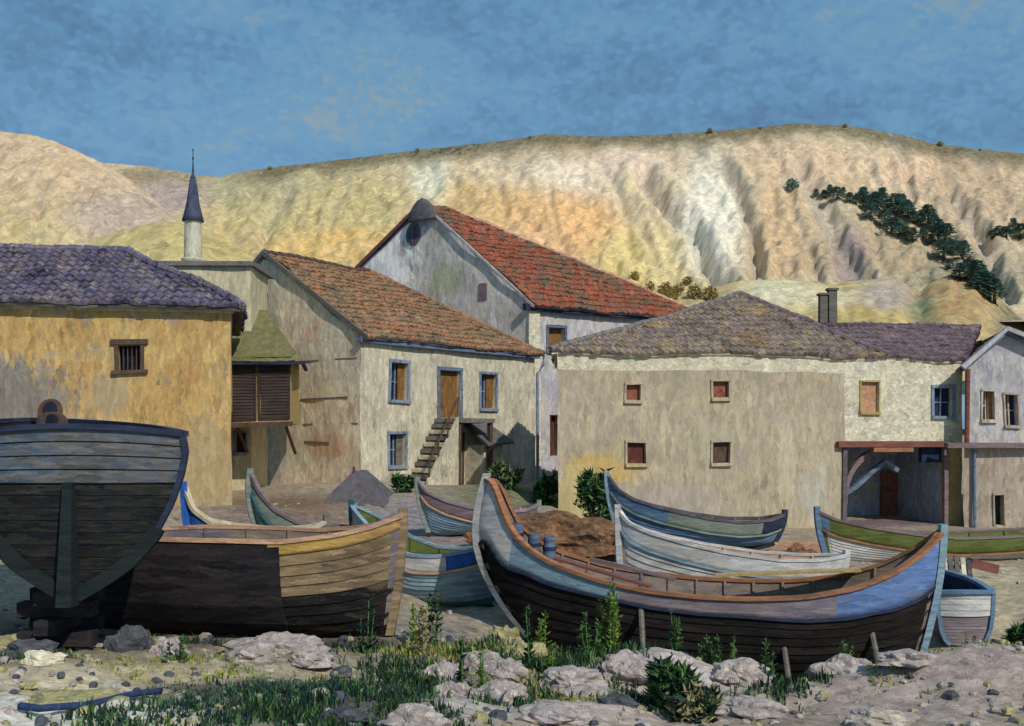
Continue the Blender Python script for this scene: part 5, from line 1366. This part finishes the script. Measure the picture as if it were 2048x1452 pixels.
for i, (px, py) in enumerate(line):
    hp = on_hill(px, py + 8)
    if hp is None: continue
    if not used: r = psrc; used = True
    else:
        r = psrc.copy(); col.objects.link(r)
        for ch in psrc.children:
            c2 = ch.copy(); col.objects.link(c2); c2.parent = r
    r.location = hp; s_ = rnd.uniform(.45, 1.0) * (1.15 if 1740 < px < 1900 else .95); r.scale = (s_ * rnd.uniform(1.3, 2.1), s_ * 1.2, s_ * rnd.uniform(.5, .8)); r.rotation_euler = (0, 0, rnd.uniform(0, 6))
    if px > 1980 and py < 480: r['label'] = 'dark pine in the short separate clump on the cliff at right edge'; 
    elif py > 490: r['label'] = 'dark pine in the lower, steeply falling end of the cliff row'
    elif py > 425: r['label'] = 'dark pine in the thick middle of the row on the cliff'
    else: r['label'] = 'dark pine in the upper left stretch of the row on the cliff'
    r['group'] = GRP; r['category'] = 'pine tree'
# one round bush on the cliff, low scrub on the crest and foot
hp = on_hill(1585, 376)
def hill_bush(px, py, r, label, group=None, seed=1, mats=('pine_leaf',)):
    hp = on_hill(px, py)
    if hp is None: return
    r *= .8
    rnd = random.Random(seed); root = thing('bush', label, 'bush', hp, 0, group); mb = MB()
    for k in range(260):
        v = Vector([rnd.gauss(0, 1) for _ in range(3)]).normalized() * rnd.random() ** .4 * r; p = v + Vector((0, 0, r * .7)); d = Vector([rnd.gauss(0, 1) for _ in range(3)]).normalized(); s_ = d.cross(Vector((.3, .2, 1))).normalized(); l = r * .35
        mb.face([p - s_ * l * .5, p + s_ * l * .5, p + d * l], rnd.randrange(len(mats)))
    mb.build('foliage', [MT[m] for m in mats], root, weld=False)
    mb = MB(); mb.tube([(0, 0, -.3), (0, 0, r * .7)], [.1 * r, .04 * r], 5); mb.build('trunk', MT['trunk'], root)
hill_bush(1585, 378, 1.2, 'single round dark bush alone on the cliff face left of the pines')
for i, px in enumerate((1060, 835, 1420, 1520, 1690, 1880, 1960, 540)):
    hill_bush(px, np.interp(px, [s[0] for s in sky_main], [s[1] for s in sky_main]) + 4, (.3 + .18 * ((i * 7) % 3)), 'small olive shrub standing on the skyline of the cliff top', 'shrubs along the cliff top', i, ('straw', 'dry_leaf'))
for i, (px, py) in enumerate(((1330, 590), (1360, 585), (1300, 582), (1390, 596), (1345, 600), (1270, 560), (1375, 570), (1420, 600))):
    hill_bush(px, py, .8, 'dry yellow-brown shrub at the foot of the cliff above the red roof', 'dry shrubs above the red roof', 50 + i, ('straw', 'straw', 'dry_leaf'))

# ------------------------------------------------------------------ camera, light, sky
cam = bpy.data.cameras.new('camera'); co = bpy.data.objects.new('camera', cam); col.objects.link(co)
co.location = (0, 0, EYE); co.rotation_euler = (R(90), 0, 0)
cam.sensor_fit = 'HORIZONTAL'; cam.sensor_width = 36; cam.lens = 36 * F / 2048
cam.shift_y = (HZ - 726) / 2048; cam.clip_end = 2000; cam.clip_start = .1
scene.camera = co
S = Vector((.42, -.62, .62)).normalized()
el = math.asin(S.z); az = math.atan2(S.x, S.y)
sun = bpy.data.lights.new('sun', 'SUN'); sun.energy = 2.95; sun.angle = R(.6); sun.color = (1, .95, .87)
so = bpy.data.objects.new('sun', sun); col.objects.link(so); so.rotation_euler = S.to_track_quat('Z', 'Y').to_euler()

w = bpy.data.worlds.new('World'); scene.world = w; w.use_nodes = True
N = w.node_tree.nodes; L = w.node_tree.links
bg = N['Background']
sky = N.new('ShaderNodeTexSky'); sky.sky_type = 'NISHITA'; sky.sun_disc = False; sky.sun_elevation = el; sky.sun_rotation = az
tc = N.new('ShaderNodeTexCoord')
def vmul(src, v):
    n = N.new('ShaderNodeVectorMath'); n.operation = 'MULTIPLY'; n.inputs[1].default_value = v; L.new(src, n.inputs[0]); return n.outputs[0]
nn = N.new('ShaderNodeTexNoise'); nn.inputs['Scale'].default_value = 30; L.new(tc.outputs['Generated'], nn.inputs['Vector'])
ad = N.new('ShaderNodeVectorMath'); ad.operation = 'MULTIPLY_ADD'; ad.inputs[1].default_value = (.012,) * 3
L.new(nn.outputs['Color'], ad.inputs[0]); L.new(tc.outputs['Generated'], ad.inputs[2])
vo = N.new('ShaderNodeTexVoronoi'); vo.feature = 'SMOOTH_F1'; vo.inputs['Smoothness'].default_value = 1.0; vo.inputs['Scale'].default_value = 1; L.new(vmul(ad.outputs[0], (40, 40, 70)), vo.inputs['Vector'])
vo2 = N.new('ShaderNodeTexVoronoi'); vo2.feature = 'SMOOTH_F1'; vo2.inputs['Smoothness'].default_value = .8; vo2.inputs['Scale'].default_value = 1; L.new(vmul(ad.outputs[0], (150, 150, 210)), vo2.inputs['Vector'])
cl = N.new('ShaderNodeTexNoise'); cl.inputs['Scale'].default_value = 1; cl.inputs['Detail'].default_value = 4; L.new(vmul(ad.outputs[0], (3.2, 3.2, 9)), cl.inputs['Vector'])
s1 = N.new('ShaderNodeSeparateColor'); L.new(vo.outputs['Color'], s1.inputs[0]); s2 = N.new('ShaderNodeSeparateColor'); L.new(vo2.outputs['Color'], s2.inputs[0])
def M(op, a, c):
    n = N.new('ShaderNodeMath'); n.operation = op
    for i, x in enumerate((a, c)):
        if isinstance(x, (int, float)): n.inputs[i].default_value = x
        else: L.new(x, n.inputs[i])
    return n.outputs[0]
f = M('ADD', M('MULTIPLY', s1.outputs[0], .26), M('ADD', M('MULTIPLY', s2.outputs[0], .36), M('MULTIPLY', M('SUBTRACT', cl.outputs['Fac'], .5), 2.0)))
f = M('ADD', f, .17)
cr = N.new('ShaderNodeValToRGB'); L.new(f, cr.inputs['Fac']); e = cr.color_ramp.elements
SKY = [(0, (80,118,154)), (.25, (88,132,168)), (.5, (97,146,182)), (.75, (108,152,182)), (1, (134,156,166))]
while len(e) < len(SKY): e.new(.5)
for i, (p_, c_) in enumerate(SKY): e[i].position = p_; e[i].color = (*lin(c_), 1)
# sky colour: brushed blue, in proportion to the physical sky's brightness
mx = N.new('ShaderNodeMix'); mx.data_type = 'RGBA'; mx.inputs[0].default_value = .8
L.new(sky.outputs[0], mx.inputs[6])
sc = N.new('ShaderNodeVectorMath'); sc.operation = 'SCALE'; sc.inputs['Scale'].default_value = 10.9; L.new(cr.outputs['Color'], sc.inputs[0])
L.new(sc.outputs[0], mx.inputs[7])
L.new(mx.outputs[2], bg.inputs['Color']); bg.inputs['Strength'].default_value = .1
vs = scene.view_settings; vs.view_transform = 'Standard'; vs.look = 'None'; vs.gamma = 1; vs.exposure = 0.0
